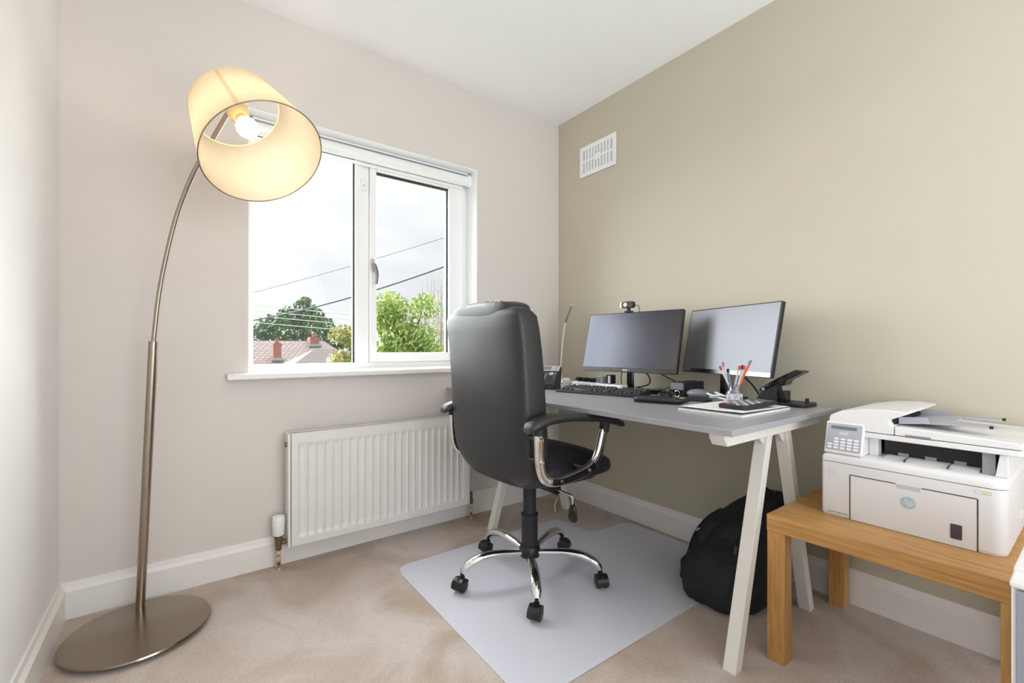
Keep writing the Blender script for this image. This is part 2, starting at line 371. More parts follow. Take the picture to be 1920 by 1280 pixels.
G().box((-.7805, FY0+.006, .938), (-.7732, FY0+.018, 1.8985)).box((-1.2075, FY0+.002, 1.8985), (-.7735, FY0+.025, 1.9045)).done('glazing_gasket', m_seal, sash)
G().box((-1.775, .145, .89), (-1.325, .149, 1.955)).done('glass_pane', m_glass, win)
G().box((-1.205, .139, .94), (-.777, .143, 1.90)).done('glass_pane', m_glass, sash)
hd = G().sup((-1.233, .1, 1.40), (.011, .008, .036), 3, 4).done('window_handle', m_silver, sash)
G().tube(spline([(-1.233, .098, 1.405), (-1.232, .072, 1.40), (-1.226, .062, 1.375), (-1.222, .060, 1.34), (-1.226, .062, 1.298)]), [.009]*8+[.010]*16+[.008]*8+[.006], 12).done('handle_lever', m_greypl, hd)
sn = thing('window_sensor', 'small white plastic catch on the upright between the two window panes', 'catch', (-1.276, .12, 1.785))
G().box((-1.290, .106, 1.788), (-1.262, .1195, 1.85)).done('catch_body', m_whitepl, sn, bevel=.002)
G().cyl((-1.276, .107, 1.815), (-1.276, .104, 1.815), .003).done('screw', m_greypl, sn)
# roller blind
rb = thing('roller_blind', 'white roller blind rolled up along the top of the window recess', 'blind', (-1.24, .07, 1.93))
G().cyl((-1.782, .076, 1.958), (-.676, .076, 1.958), .029, n=28).done('blind_roll', m_whitepl, rb)
G().box((-1.79, .065, 1.994), (-.668, .1, 2.0035)).done('blind_rail', m_upvc, rb, bevel=.002)
for x in (-1.8085, -.6745): G().prism(rrect(.05, .068, .02, cx=.076, cy=1.962), x, x+.0235, 'x').done('blind_bracket', m_whitepl, rb)
G().box((-1.775, .100, 1.915), (-.684, .104, 1.932)).done('bottom_bar', m_upvc, rb, bevel=.001)

# ------------------------------------------------------------------ radiator
rd = thing('radiator', 'white ribbed panel radiator on the wall under the window', 'radiator', (-1.21, -.07, .1))
X0, X1, Z0, Z1 = -1.660, -.765, .098, .585
nr = 23; px = (X1-X0-.05)/nr
def rib(u, v):
    x = X0+(X1-X0)*u; z = Z0+(Z1-Z0)*v; t = ((x-X0-.025)/px) % 1
    k = 0 if (x < X0+.025 or x > X1-.025) else max(0, min(1, (1-abs(t-.5)*2-.18)/.22))
    m = max(0, min(1, (z-Z0-.035)/.012))*max(0, min(1, (Z1-.04-z)/.012))
    return (x, -.097+.007*k*m, z)
G().grid(rib, 360, 60).done('front_panel', m_rad, rd, smooth=80)
G().box((X0, -.0895, Z0), (X1, -.084, Z1)).box((X0+.001, -.096, Z0), (X0+.005, -.0895, Z1)).box((X1-.005, -.096, Z0), (X1-.001, -.0895, Z1)).done('panel_back', m_rad, rd)
G().box((X0+.02, -.084, Z0+.03), (X1-.02, -.04, Z1-.012)).done('convector', m_radin, rd)
for x in (X0-.014, X1+.002): G().box((x, -.094, Z0-.004), (x+.012, -.032, Z1+.004)).done('side_panel', m_rad, rd, bevel=.003)
g = G().box((X0, -.094, Z1-.004), (X1, -.088, Z1+.006)).box((X0, -.038, Z1-.004), (X1, -.032, Z1+.006)); n_ = 100
for i in range(n_+1): x = X0+(X1-X0-.003)*i/n_; g.box((x, -.088, Z1-.002), (x+.0035, -.038, Z1+.004))
g.done('top_grille', m_rad, rd)
for x in (-1.5, -.95): G().box((x, -.034, .2), (x+.03, -.001, .5)).done('wall_bracket', m_rad, rd)
G().cyl((X0-.016, -.06, .54), (X0-.021, -.06, .54), .012, n=16).done('end_plug', m_brass, rd)
tv = thing('radiator_valve', 'white thermostatic radiator valve on a rusty pipe at the left end of the radiator', 'valve', (-1.706, -.065, 0))
G().lathe([(.0, .150), (.020, .150), (.0235, .156), (.024, .192), (.0255, .194), (.0255, .224), (.023, .233), (.014, .236), (.0, .236)], (-1.706, -.065, 0), 28).done('thermostat_head', m_whitepl, tv)
G().cyl((-1.706, -.065, .147), (-1.706, -.065, .150), .0205).done('indicator_ring', m_seal, tv)
G().lathe([(.010, .085), (.013, .09), (.013, .115), (.016, .118), (.016, .1465), (0, .1465)], (-1.706, -.065, 0), 12).tube([(-1.70, -.065, .118), (-1.6745, -.065, .118)], [.010, .010], 12).cyl((-1.69, -.065, .118), (-1.679, -.065, .118), .014, n=6).done('valve_body', m_brass, tv)
G().cyl((-1.706, -.065, 0), (-1.706, -.065, .086), .0085).done('feed_pipe', m_pipe, tv)
tv = thing('radiator_valve', 'small brass lockshield valve on a thin rusty pipe at the right end of the radiator', 'valve', (-.728, -.065, 0))
G().lathe([(.010, .085), (.013, .09), (.013, .11), (.009, .115), (.010, .15), (0, .152)], (-.728, -.065, 0), 12).tube([(-.728, -.065, .108), (-.7505, -.065, .108)], [.010, .010], 12).done('valve_body', m_brass, tv)
G().cyl((-.728, -.065, 0), (-.728, -.065, .086), .0075).done('feed_pipe', m_pipe, tv)

# ------------------------------------------------------------------ wall vent
vn = thing('air_vent', 'white slotted air vent high on the pale green wall', 'vent', (-.006, -.354, 2.038))
y0, y1, z0, z1 = -.500, -.208, 2.038, 2.226
G().box((-.0045, y0+.001, z0+.001), (-.0005, y1-.004, z1-.004)).done('backing_plate', m_slot, vn)
VF = -.0085; g = G()
g.box((VF, y0, z0), (-.0046, y0+.026, z1)).box((VF, y1-.026, z0), (-.0046, y1, z1)).box((VF, y0+.026, z0), (-.0046, y1-.026, z0+.026)).box((VF, y0+.026, z1-.026), (-.0046, y1-.026, z1)).box((VF, y0+.026, 2.126), (-.0046, y1-.026, 2.139))
st = (y1-y0-.052)/10
for i in range(9):
    c_ = y0+.026+st*(i+1)
    g.box((VF, c_-.006, z0+.026), (-.0046, c_+.006, 2.126)).box((VF, c_-.006, 2.139), (-.0046, c_+.006, z1-.026))
g.box((VF-.0012, -.354-.022, 2.114), (VF-.0001, -.354+.022, 2.151))
g.done('slotted_face', m_whitepl, vn)

# ------------------------------------------------------------------ arc floor lamp
lp = thing('floor_lamp', 'brushed nickel arc floor lamp with a lit cream drum shade', 'lamp', (-2.163, -.27, 0))
G().lathe([(.0, .012), (.198, .012), (.202, .016), (.200, .021), (0, .021)], (-2.163, -.27, 0), 72).done('base_plate', m_nickelb, lp)
G().lathe([(.0, .0), (.17, .0), (.17, .012), (0, .012)], (-2.163, -.27, 0), 48).done('base_pad', m_blackmt, lp)
G().tube([(-2.169, -.113, .021), (-2.1295, -.156, .99)], .0145, 20).done('lower_pole', m_nickel, lp)
G().tube(spline([(-2.1295, -.156, .985), (-2.115, -.170, 1.144), (-2.095, -.192, 1.279), (-2.064, -.228, 1.431), (-2.031, -.268, 1.54), (-2.000, -.31, 1.617), (-1.958, -.37, 1.70), (-1.924, -.42, 1.765), (-1.915, -.44, 1.776)]), .0078, 14).done('arc_arm', m_nickel, lp)
Fc, Nc = Vector((-1.900, -.465, 1.774)), Vector((-1.834, -.600, 1.589)); ax = (Nc-Fc).normalized(); R1, R2 = .185, .139
ux = ax.cross(Vector((0, 0, 1))).normalized(); vy = ax.cross(ux)
Ms = basis(Fc, ux, vy, ax); Ls = (Nc-Fc).length
shade = G().lathe([(R2, 0), (R1, Ls)], n=96, M=None, cap=False); shade.b.transform(Ms)
so = shade.done('lamp_shade', m_shade, lp, smooth=60)
lab(so, 'cream fabric drum lamp shade')
for r_, z_ in ((R2, 0), (R1, Ls)):
    g = G(); pts = [Ms @ Vector((r_*cos(2*pi*k/96), r_*sin(2*pi*k/96), z_)) for k in range(97)]
    g.tube(pts, .0022, 8, cap=False); g.done('shade_ring', m_nickel if z_ else m_sock, so)
g = G()
for a in (0.3, 0.3+2*pi/3, 0.3+4*pi/3):
    g.tube([Ms @ Vector((.02*cos(a), .02*sin(a), .012)), Ms @ Vector((R2*cos(a), R2*sin(a), .0))], .0018, 6)
g.done('shade_spider', m_sock, so)
sm_ = G(); a0 = 5.58
sm_.grid(lambda u, v: Ms @ Vector(((R2+(R1-R2)*v+.0008)*cos(a0+(u-.5)*.075), (R2+(R1-R2)*v+.0008)*sin(a0+(u-.5)*.075), Ls*(.004+.992*v))), 6, 2)
sm_.done('shade_seam', m_shseam, so, smooth=60)
G().tube([Fc+ax*-.020, Fc+ax*-.012, Fc+ax*.010, Fc+ax*.030, Fc+ax*.042], [.012, .026, .034, .032, .022], 28).tube([Fc+ax*.040, Fc+ax*.062], [.017, .017], 20).done('bulb_socket', m_sock, lp)
bl = [(.013, -.002), (.016, .004), (.026, .014), (.0325, .027), (.034, .037), (.0325, .048), (.026, .060), (.014, .0685), (.0, .071)]
g = G().lathe([(r_*1.0, z_) for r_, z_ in bl], n=32, cap=False); g.b.transform(basis(Fc+ax*.060, ux, vy, ax))
g.done('light_bulb', m_bulb, lp)
bc = Fc+ax*.168
light('bulb_light', 'POINT', bc, LAMP_E, (1.0, .84, .64), shadow_soft_size=.03)

# ------------------------------------------------------------------ chair mat
pts = [(-1.295, -.43), (-1.28, -.375), (-1.24, -.355), (-.40, -.355), (-.35, -.37), (-.338, -.42), (-.335, -.56), (-.32, -.60), (-.28, -.615), (-.10, -.62), (-.065, -.64), (-.055, -.68), (-.055, -1.04), (-.065, -1.085), (-.10, -1.1), (-.28, -1.1), (-.325, -1.115), (-.34, -1.155), (-.34, -1.25), (-.35, -1.29), (-.40, -1.30), (-1.24, -1.30), (-1.285, -1.29), (-1.30, -1.25)]
mt = G().prism(list(reversed(pts)), .0005, .0035).done('chair_mat', m_mat, bevel=.001)
tag(mt, 'frosted translucent vinyl chair mat lying on the carpet under the office chair', 'mat')

# ------------------------------------------------------------------ office chair (faces +x)
CX, CY = -.87, -.77
ch = thing('office_chair', 'black leather high-back office chair with chrome arms and five castors', 'chair', (CX, CY, 0))
def rr(cx, cy, z, a, b, p=3.6, n=56): return [Vector((CX+cx+copysign(abs(cos(t))**(2/p), cos(t))*a, CY+cy+copysign(abs(sin(t))**(2/p), sin(t))*b, z)) for t in [2*pi*k/n for k in range(n)]]
prof = [(.434, .02, .08, 0), (.440, .034, .13, 0), (.452, .043, .18, 0), (.47, .049, .222, 0), (.495, .054, .245, 0), (.54, .058, .254, 0), (.62, .060, .257, 0), (.72, .061, .257, 0), (.84, .060, .256, 0), (.95, .058, .256, 0), (1.03, .056, .256, 0), (1.075, .053, .254, 0), (1.10, .047, .248, 0), (1.112, .036, .236, 0), (1.118, .018, .21, 0)]
rings = []
for z, a, b, _ in prof:
    rear = -.205-(z-.49)*.112-.006*sin((z-.45)/.65*pi*2)
    q = rr(rear+.056, 0, z, a, b+.007, 7.0)
    for v in q:
        ly = (v.y-CY)/.257
        if v.x < CX+rear+.056:  # the leather back swells outwards and creases slightly
            v.x -= .012*(1-ly*ly)*min(1, (z-.43)/.1)*min(1, max(0, (1.13-z)/.1))
            v.x += .0022*sin(v.z*31+ly*5)*(1-ly*ly)
        v.z += .016*(ly*ly)*(1 if z < .5 else 0)-(.014*ly*ly if z > 1.09 else 0)
    rings.append(q)
back = G().quad_ring(rings).done('backrest', m_leather, ch, smooth=70)
g = G().sup((CX-.200, CY+.004, 1.096), (.070, .200, .044), 5.5, 3.2, n=140, m=16)
for v in g.b.verts:
    yy = v.co.y-CY-.004
    if abs(yy) < .14: v.co.z += .0024*sin(yy*240)*max(0, (v.co.z-1.095)/.04)
g.done('headrest_roll', m_leather, back, smooth=80)
g = G().sup((CX-.150, CY, .80), (.048, .225, .26), 4, 3, n=60, m=18); g.done('back_cushion', m_leather, back, smooth=80)
g = G().sup((CX+.045, CY, .478), (.25, .252, .050), 4.5, 3.2, n=72, m=16, taper=lambda v: Vector((v.x, v.y*(1-.10*max(0, -v.x/.25)), v.z)))
for v in g.b.verts:
    lx, ly = (v.co.x-CX-.045)/.25, (v.co.y-CY)/.262
    if v.co.z > .478: v.co.z += .016*(1-ly**2)*(1-lx**2)-.004*math.exp(-((abs(ly)-.55)/.05)**2)-.004*math.exp(-((lx-.25)/.06)**2)
    if lx > .5: v.co.z -= .022*((lx-.5)/.5)**2
    v.co.z += .012*(lx*.5+.3)
seat = g.done('seat', m_leather, ch, smooth=80)
G().sup((CX+.085, CY, .433), (.165, .18, .016), 6, 5, n=40, m=8).done('seat_base', m_blackmt, seat)
G().box((CX-.07, CY-.05, .392), (CX+.11, CY+.05, .418)).done('tilt_mechanism', m_blackpl, ch, bevel=.008)
G().cyl((CX+.02, CY-.051, .400), (CX+.02, CY-.15, .400), .020).done('tension_knob', m_blackpl, ch)
lv = G().tube(spline([(CX+.02, CY-.06, .40), (CX+.015, CY-.20, .402), (CX+.018, CY-.235, .395), (CX+.022, CY-.235, .36)]), .0045, 10).done('height_lever', m_chrome, ch)
lab(lv, 'bent chrome height lever with a black paddle')
G().sup((CX+.022, CY-.235, .333), (.008, .020, .036), 2.5, 3, n=24, m=10, taper=lambda v: Vector((v.x, v.y*(1-v.z*9), v.z))).done('lever_paddle', m_blackgl, lv)
G().lathe([(.027, .26), (.027, .39)], (CX, CY, 0), 32).done('gas_lift', m_blackmt, ch)
G().lathe([(.034, .115), (.034, .258), (.036, .262), (.036, .268), (.026, .269)], (CX, CY, 0), 32).done('gas_lift_cover', m_blackmt, ch)
G().lathe([(.03, .088), (.042, .092), (.045, .104), (.044, .125), (.038, .135), (.030, .137)], (CX, CY, 0), 32).done('base_hub', m_blackpl, ch)
G().cyl((CX, CY, .066), (CX, CY, .089), .013).done('lift_foot', m_blackpl, ch)
for k, ang in enumerate((-124, -52, 20, 93, 165)):
    a = radians(ang); d = Vector((cos(a), sin(a), 0)); c0 = Vector((CX, CY, 0))
    pth = spline([c0+d*r_+Vector((0, 0, z_)) for r_, z_ in ((.030, .108), (.09, .116), (.15, .122), (.205, .120), (.250, .108), (.280, .090), (.292, .072))], 6)
    n_ = len(pth)
    G().tube(pth, [.0145+.0075*sin(min(1, i/n_*1.25)*pi/2)-.006*max(0, i/n_-.6)/.4 for i in range(n_)], 20, flat=.74).done('base_arm', m_chrome, ch, smooth=60)
    cc = c0+d*.293; sw = radians((-150, -118, -60, 178, -160)[k]); R_ = Matrix.Translation(cc) @ Matrix.Rotation(sw, 4, 'Z')
    g = G(); g.cyl((0, 0, .05), (0, 0, .073), .007, n=12)
    arc = [(.030*cos(t), .030*sin(t)) for t in [radians(-10+k_*17) for k_ in range(11)]]; inn = [(x*.9, y*.9) for x, y in reversed(arc)]
    arc = [(x+.012, y+.026) for x, y in arc]; inn = [(x+.012, y+.026) for x, y in inn]
    g.prism(arc+inn, -.022, .022, 'y'); g.box((.0, -.004, .018), (.028, .004, .056)); g.cyl((0, 0, .044), (0, 0, .058), .011, n=16)
    g.b.transform(R_); ca = g.done('castor', m_castor, ch)
    for sy in (-1, 1):
        g = G(); M_ = Matrix.Rotation(pi/2, 4, 'X')
        g.lathe([(.0, -.008), (.021, -.008), (.0255, -.006), (.0255, .0075), (.021, .0105), (.009, .011), (0, .010)], (.012, sy*.0135, .0285), 28, M=M_ if sy < 0 else Matrix.Rotation(-pi/2, 4, 'X'))
        g.b.transform(R_); g.done('castor_wheel', m_castor, ca)
# arms
for sy in (-1, 1):
    Y = CY+(.276 if sy > 0 else -.312)
    path = spline([(-.212, 0, .672), (-.209, 0, .60), (-.203, 0, .55), (-.183, 0, .515), (-.14, 0, .4995), (-.085, 0, .4995), (-.02, 0, .508), (.03, 0, .522), (.066, 0, .548), (.088, 0, .585), (.104, 0, .635), (.110, 0, .652)], 6)
    rings = []
    for i, p in enumerate(path):
        t = (path[min(i+1, len(path)-1)]-path[max(i-1, 0)]).normalized(); n = Vector((-t.z, 0, t.x)); c0 = Vector((CX+p.x, Y, p.z))
        rings.append([c0+n*u+Vector((0, v, 0)) for u, v in rrect(.036, .022, .0095, 3)])
    arm = G().quad_ring(rings).done('arm_frame', m_chrome, ch, smooth=50)
    inset = [Vector((p.x, 0, p.z)) for p in path[22:46]]; rings = []
    for i, p in enumerate(inset):
        t = (inset[min(i+1, len(inset)-1)]-inset[max(i-1, 0)]).normalized(); n = Vector((-t.z, 0, t.x)); c0 = Vector((CX+p.x, Y+sy*.0115, p.z))
        rings.append([c0+n*u+Vector((0, v, 0)) for u, v in rrect(.022, .004, .0015, 2)])
    G().quad_ring(rings).done('arm_inset', m_blackgl, arm)
    for bx_, bz_ in ((-.2115, .652), (-.207, .577), (-.116, .4985), (.018, .5175)):
        G().cyl((CX+bx_, Y+sy*.0115, bz_), (CX+bx_, Y+sy*.0165, bz_), .0075, .006, n=14).done('arm_bolt', m_chrome, arm)
    for bx_, bz_, d_ in ((-.2115, .652, .042), (-.207, .577, .042), (-.116, .4985, .05), (.018, .5175, .05)): G().cyl((CX+bx_, Y-sy*.0115, bz_), (CX+bx_, Y-sy*(.0115+d_), bz_), .008, n=12).done('arm_spacer', m_blackmt, arm)
    rings = []
    top = [(-.262, .688, .010, .022), (-.252, .698, .017, .029), (-.22, .707, .019, .031), (-.17, .718, .018, .031), (-.11, .720, .017, .030), (-.05, .716, .016, .029), (.01, .708, .0145, .028), (.07, .700, .014, .027), (.12, .690, .014, .026), (.165, .681, .0145, .025), (.20, .668, .013, .022), (.212, .663, .008, .016)]
    for x, z, hz, hy in top:
        rings.append([Vector((CX+x, Y+copysign(abs(cos(t))**.75, cos(t))*hy, z+copysign(abs(sin(t))**.75, sin(t))*hz)) for t in [2*pi*k/24 for k in range(24)]])
    G().quad_ring(rings).done('arm_pad', m_leather, ch, smooth=80)
    G().tube([(CX+.110, Y, .645), (CX+.118, Y, .69)], [.018, .019], 16).done('arm_socket', m_blackmt, arm)
    G().tube([(CX-.2125, Y, .668), (CX-.213, Y, .70)], [.018, .017], 16).done('arm_socket', m_blackmt, arm)

ch.location.z = .0036

# ------------------------------------------------------------------ desk
DH = .745
dk = thing('trestle_desk', 'grey topped desk on white A-shaped trestle legs along the green wall', 'desk', (-.46, -.81, 0))
G().box((-.862, -1.628, DH-.018), (-.060, -.022, DH)).done('desktop', m_desk, dk, bevel=.0015)
for yb, fy in ((-1.575, (-1.575, -1.535)), (-.27, (-.29, -.25))):
    tr_ = G().prism([(-.838, .7268), (-.838, .712), (-.822, .690), (-.165, .690), (-.149, .705), (-.149, .7268)], fy[0]-.02, fy[1]-.012, 'y').done('trestle_beam', m_desktr, dk, bevel=.002)
    lab(tr_, 'white trestle beam')
    for s_, x0, x1 in ((1, -.742, -.535), (-1, -.166, -.365)):
        G().prism([(x0, 0), (x0+.036*s_, 0), (x1+.036*s_, .6895), (x1, .6895)], fy[0], fy[1], 'y').done('trestle_leg', m_desktr, dk, bevel=.0015)
    G().prism([(-.575, .6895), (-.535, .648), (-.50, .648), (-.47, .6895)], fy[0]+.012, fy[0]+.02, 'y').prism([(-.44, .6895), (-.40, .648), (-.365, .648), (-.325, .6895)], fy[0]+.012, fy[0]+.02, 'y').done('trestle_gusset', m_desktr, dk)

# ------------------------------------------------------------------ monitors
def monitor(c, Wd, Hh, yaw, tilt, foot, screen, label, logo, name='monitor', ch_=.020):
    n0 = Vector((-cos(yaw), -sin(yaw), 0)); rt = Vector((sin(yaw), -cos(yaw), 0)); up = Vector((0, 0, 1))*cos(tilt)-n0*sin(tilt); n = rt.cross(up)
    M = basis(Vector(c), rt, up, n)
    t = thing(name, label, 'monitor', (foot[0], foot[1], DH), 0, 'monitors on the grey desk')
    G().prism(rrect(Wd, Hh, .004), -.016, 0, 'z', M).done('monitor_shell', m_blackpl, t)
    G().prism(rrect(Wd*.6, Hh*.6, .02, cy=-.02), -.034, -.0162, 'z', M).done('rear_housing', m_blackpl, t, bevel=.006)
    G().box((-Wd/2+.005, -Hh/2+ch_, .0003), (Wd/2-.005, Hh/2-.005, .0012), M).done('screen', screen, t)
    if not logo: G().box((-Wd/2+.06, -Hh/2+.001, .0014), (Wd/2-.002, -Hh/2+.018, .0020), M).done('chin_strip', m_scr3, t)
    if logo: text(logo, .016, M @ Matrix.Translation((0, -Hh/2+.0095, .0006)), m_whitepl, 'maker_logo', t, .0003)
    # stand
    a = M @ Vector((0, -.03, -.036)); b_ = Vector((foot[0], foot[1], DH+.012))
    G().tube([b_, (b_[0], b_[1], a.z-.12), (b_[0], b_[1], a.z+.0)], [.022, .020, .018], 20, flat=.6).done('stand_neck', m_blackgl, t)
    G().tube([Vector((foot[0], foot[1], a.z-.01)), a], [.016, .020], 16).done('tilt_hinge', m_blackpl, t)
    g = G().prism(rrect(.10, .18, .03), 0, .009, 'z'); g.b.transform(Matrix.Translation((foot[0]+(.030 if logo else 0), foot[1], DH+.0002))); g.done('stand_base', m_blackgl, t, bevel=.002)
    return t, M
mon1, M1 = monitor((-.237, -.781, .997), .54, .31, .107, .245, (-.170, -.735), m_scr1, 'flat black desktop monitor with a dark grey screen and a webcam on top', 'acer')
mon2, M2 = monitor((-.147, -1.233, 1.0), .51, .30, -.34, .197, (-.108, -1.205), m_scr2, 'flat monitor whose screen mirrors the bright window, behind the pen jar', None, ch_=.004)
# webcam
wc = thing('webcam', 'small black webcam clipped on top of the dark left monitor', 'webcam', tuple(M1 @ Vector((-.03, .158, 0))))
Mw = M1 @ Matrix.Translation((-.03, .155, -.004)) @ Matrix.Rotation(.245, 4, 'X') @ Matrix.Scale(1.28, 4)
body = G().prism(rrect(.052, .026, .009, cy=.031), -.010, .012, 'z', Mw).done('webcam_body', m_blackpl, wc, bevel=.003)
G().prism(rrect(.010, .024, .004, cx=-.0295, cy=.031), -.008, .010, 'z', Mw).done('end_cap', m_silver, body)
g = G().lathe([(.0045, .0), (.0085, .0), (.0085, .004), (.0045, .004)], n=24); g.b.transform(Mw @ Matrix.Translation((-.006, .031, .012))); g.done('lens_ring', m_silver, body)
g = G().lathe([(0, .0), (.0045, .0), (.0042, .002), (0, .003)], n=20); g.b.transform(Mw @ Matrix.Translation((-.006, .031, .0125))); g.done('lens', m_blackgl, body)
G().box((-.014, .001, -.014), (.014, .007, .009), Mw).box((-.006, .006, -.006), (.006, .019, .004), Mw).box((-.012, -.028, -.020), (.012, .004, -.0145), Mw).done('monitor_clip', m_blackmt, wc, bevel=.0015)
cab = G().tube(spline([Mw @ Vector((.02, .03, -.010)), Mw @ Vector((.034, .025, -.02)), Mw @ Vector((.032, .0, -.03)), Mw @ Vector((.03, -.1, -.05))]), .0018, 8).done('webcam_lead', m_blackpl, wc)

# ------------------------------------------------------------------ desk things
# keyboard
kb = thing('keyboard', 'black full size keyboard in front of the left monitor', 'keyboard', (-.540, -.568, DH), math.atan2(-.972, .235))
KB = W[kb.name]
G().prism([(-.0, .0005), (-.0, .010), (.008, .013), (.148, .024), (.155, .020), (.155, .0005)], 0, .43, 'x', KB).done('keyboard_body', m_blackmt, kb, bevel=.003)
rows = [([(.0, 1)]+[(1.8+i, 1) for i in range(4)]+[(6.2+i, 1) for i in range(4)]+[(10.5+i, 1) for i in range(3)], 3, 0),
        ([(i, 1) for i in range(13)]+[(13, 1.6)], 3, 4), ([(0, 1.4)]+[(1.45+i, 1) for i in range(12)], 3, 3),
        ([(0, 1.7)]+[(1.75+i, 1) for i in range(11)]+[(12.8, 1.8)], 0, 3), ([(0, 1.2)]+[(1.25+i, 1) for i in range(11)]+[(12.3, 2.3)], 1, 4),
        ([(0, 1.3), (1.4, 1.2), (2.7, 1.2), (4, 6), (10.1, 1.2), (11.4, 1.2), (12.7, 1.8)], 3, 2)]
kmesh = {}
cnt = 0
def key(x, y, wdt):
    global cnt
    k = round(wdt, 2)
    if k not in kmesh:
        g = G(); wd = .0185*wdt-.003
        r0 = [Vector((a, b, 0)) for a, b in rrect(wd, .0155, .002, 2)]; r1_ = [Vector((a*.84, b*.80+.0006, .0068)) for a, b in rrect(wd, .0155, .002, 2)]
        g.quad_ring([r0, r1_]); o = g.done('key', m_key, kb, world=False); kmesh[k] = o
    else: o = kmesh[k].copy(); C.objects.link(o); o.parent = kb
    zz = .013+(y-.008)*.0786; o.location = (x, y, zz-.0006); cnt += 1
for ri, (main, nav, num) in enumerate(rows):
    y = .140-ri*.0215+(.004 if ri == 0 else 0)
    for (p_, wdt) in main: key(.010+.0185*(p_+wdt/2), y, wdt)
    for i in range(nav): key(.300+.0185*(i+(1 if nav == 1 else 0)), y, 1)
    for i in range(num): key(.362+.0185*(i+.0)-.001, y, 1 if not (ri == 5 and i == 0) else 1)
# mouse mat and mouse
mm_ = thing('mouse_mat', 'black mouse mat with a raised gel wrist rest at the right of the keyboard', 'mouse mat', (-.442, -1.118, DH), math.atan2(-.83, .30))
MM = W[mm_.name]
G().prism(rrect(.19, .21, .03), .0004, .005, 'z', MM).done('mat_sheet', m_blackmt, mm_)
G().sup(MM @ Vector((0, -.075, .0145)) , (.098, .034, .0135), 3, 2.6, M=MM.to_3x3().to_4x4()).done('wrist_rest', m_leather, mm_, smooth=80)
ms = thing('computer_mouse', 'shiny black computer mouse on the mouse mat', 'mouse', (-.385, -1.095, DH+.0052), math.atan2(.35, 1))
Mm = W[ms.name]
G().sup(Mm @ Vector((0, 0, .0145)), (.052, .030, .0175), 2.6, 2.3, M=Mm.to_3x3().to_4x4(), taper=lambda v: Vector((v.x, v.y*(1-.12*v.x/.05), v.z*(1 if v.z > 0 else .8)))).done('mouse_shell', m_blackgl, ms, smooth=80)
G().cyl(Mm @ Vector((.028, -.003, .029)), Mm @ Vector((.028, .003, .029)), .006, n=16).done('scroll_wheel', m_greypl, ms)

# phone: local x = right as seen, y = away
ph = thing('desk_phone', 'dark grey and silver desk phone behind the office chair backrest', 'phone', (-.475, -.487, DH), math.atan2(-.86, .51))
PH = W[ph.name]
def pz(pts, a, b, nm, mt_, bev=.003, par=None): return G().prism(pts, a, b, 'x', PH).done(nm, mt_, par or ph, bevel=bev)
pz([(.0, 0.0005), (0, .028), (.02, .048), (.125, .118), (.135, .112), (.115, .02), (.12, .0005)], -.195, 0, 'phone_body', m_blackmt)
sl = Vector((.105, .070)).normalized(); Mp = PH @ basis(Vector((0, .02, .048)), (1, 0, 0), (0, sl.x, sl.y), (0, -sl.y, sl.x))
G().prism(rrect(.140, .045, .006, cx=-.072, cy=.100), .0003, .006, 'z', Mp).done('display_surround', m_silver, ph, bevel=.001)
G().prism(rrect(.062, .028, .002, cx=-.080, cy=.100), .0062, .0072, 'z', Mp).done('phone_display', m_lcd, ph)
for i in range(2): G().prism(rrect(.009, .007, .002, cx=-.020, cy=.092+.016*i), .0062, .0078, 'z', Mp).done('soft_key', m_greypl, ph)
for r_ in range(4):
    for c_ in range(4): G().prism(rrect(.013, .008, .002, cx=-.122+.019*c_, cy=.012+.0155*r_), .0003, .0032, 'z', Mp).done('phone_key', m_greypl, ph)
g = G().lathe([(.006, 0), (.013, 0), (.013, .003), (.006, .003)], n=20); g.b.transform(Mp @ Matrix.Translation((-.038, .055, .0004))); lab(g.done('navigation_ring', m_silver, ph), 'silver navigation ring')
for i in range(4): G().prism(rrect(.010, .006, .002, cx=-.016, cy=.012+.0155*i), .0003, .0032, 'z', Mp).done('phone_key', m_silver if i == 3 else m_greypl, ph)
g = G().tube([Mp @ Vector((-.172, y, .020+.012*(1-((y-.05)/.08)**2))) for y in [-.035+.015*i for i in range(12)]], [.020, .021, .017, .014, .013, .013, .013, .013, .013, .015, .021, .020], 16, flat=.8)
g.done('handset', m_blackpl, ph, smooth=80)
G().prism(rrect(.03, .05, .006, cx=-.05, cy=.0), 0, .0, 'z', PH).b.free()
G().box((-.13, .118, .0005), (-.07, .155, .06), PH).done('phone_foot', m_blackpl, ph, bevel=.004)

# slim led desk lamp
ld = thing('desk_lamp', 'slim white bent desk lamp rising from the corner of the desk', 'lamp', (-.135, -.215, DH))
G().lathe([(0, 0.0003), (.034, 0.0003), (.036, .008), (.032, .022), (.022, .032), (.008, .035), (0, .035)], (-.135, -.215, DH), 28).done('lamp_base', m_whitepl, ld)
G().tube(spline([(-.150, -.200, DH+.028), (-.165, -.2, .806), (-.163, -.2, .859), (-.149, -.2, 1.004), (-.127, -.2, 1.12)], 6), [.006]*25, 12, flat=.8).done('lamp_stem', m_beigecable, ld)
hd_ = G().tube([(-.127, -.2, 1.12), (-.074, -.2, 1.226)], [.0062, .0062], 12).done('lamp_head', m_greypl, ld); lab(hd_, 'grey lamp head')
G().sup((-.072, -.2, 1.23), (.008, .008, .006), 2, 2, n=12, m=8).done('end_cap', m_whitepl, hd_)
G().tube(spline([(-.16, -.20, DH+.006), (-.20, -.24, DH+.004), (-.25, -.25, DH+.004), (-.27, -.30, DH+.004), (-.24, -.34, DH+.004)]), .003, 8).done('lamp_cable', m_beigecable, ld)

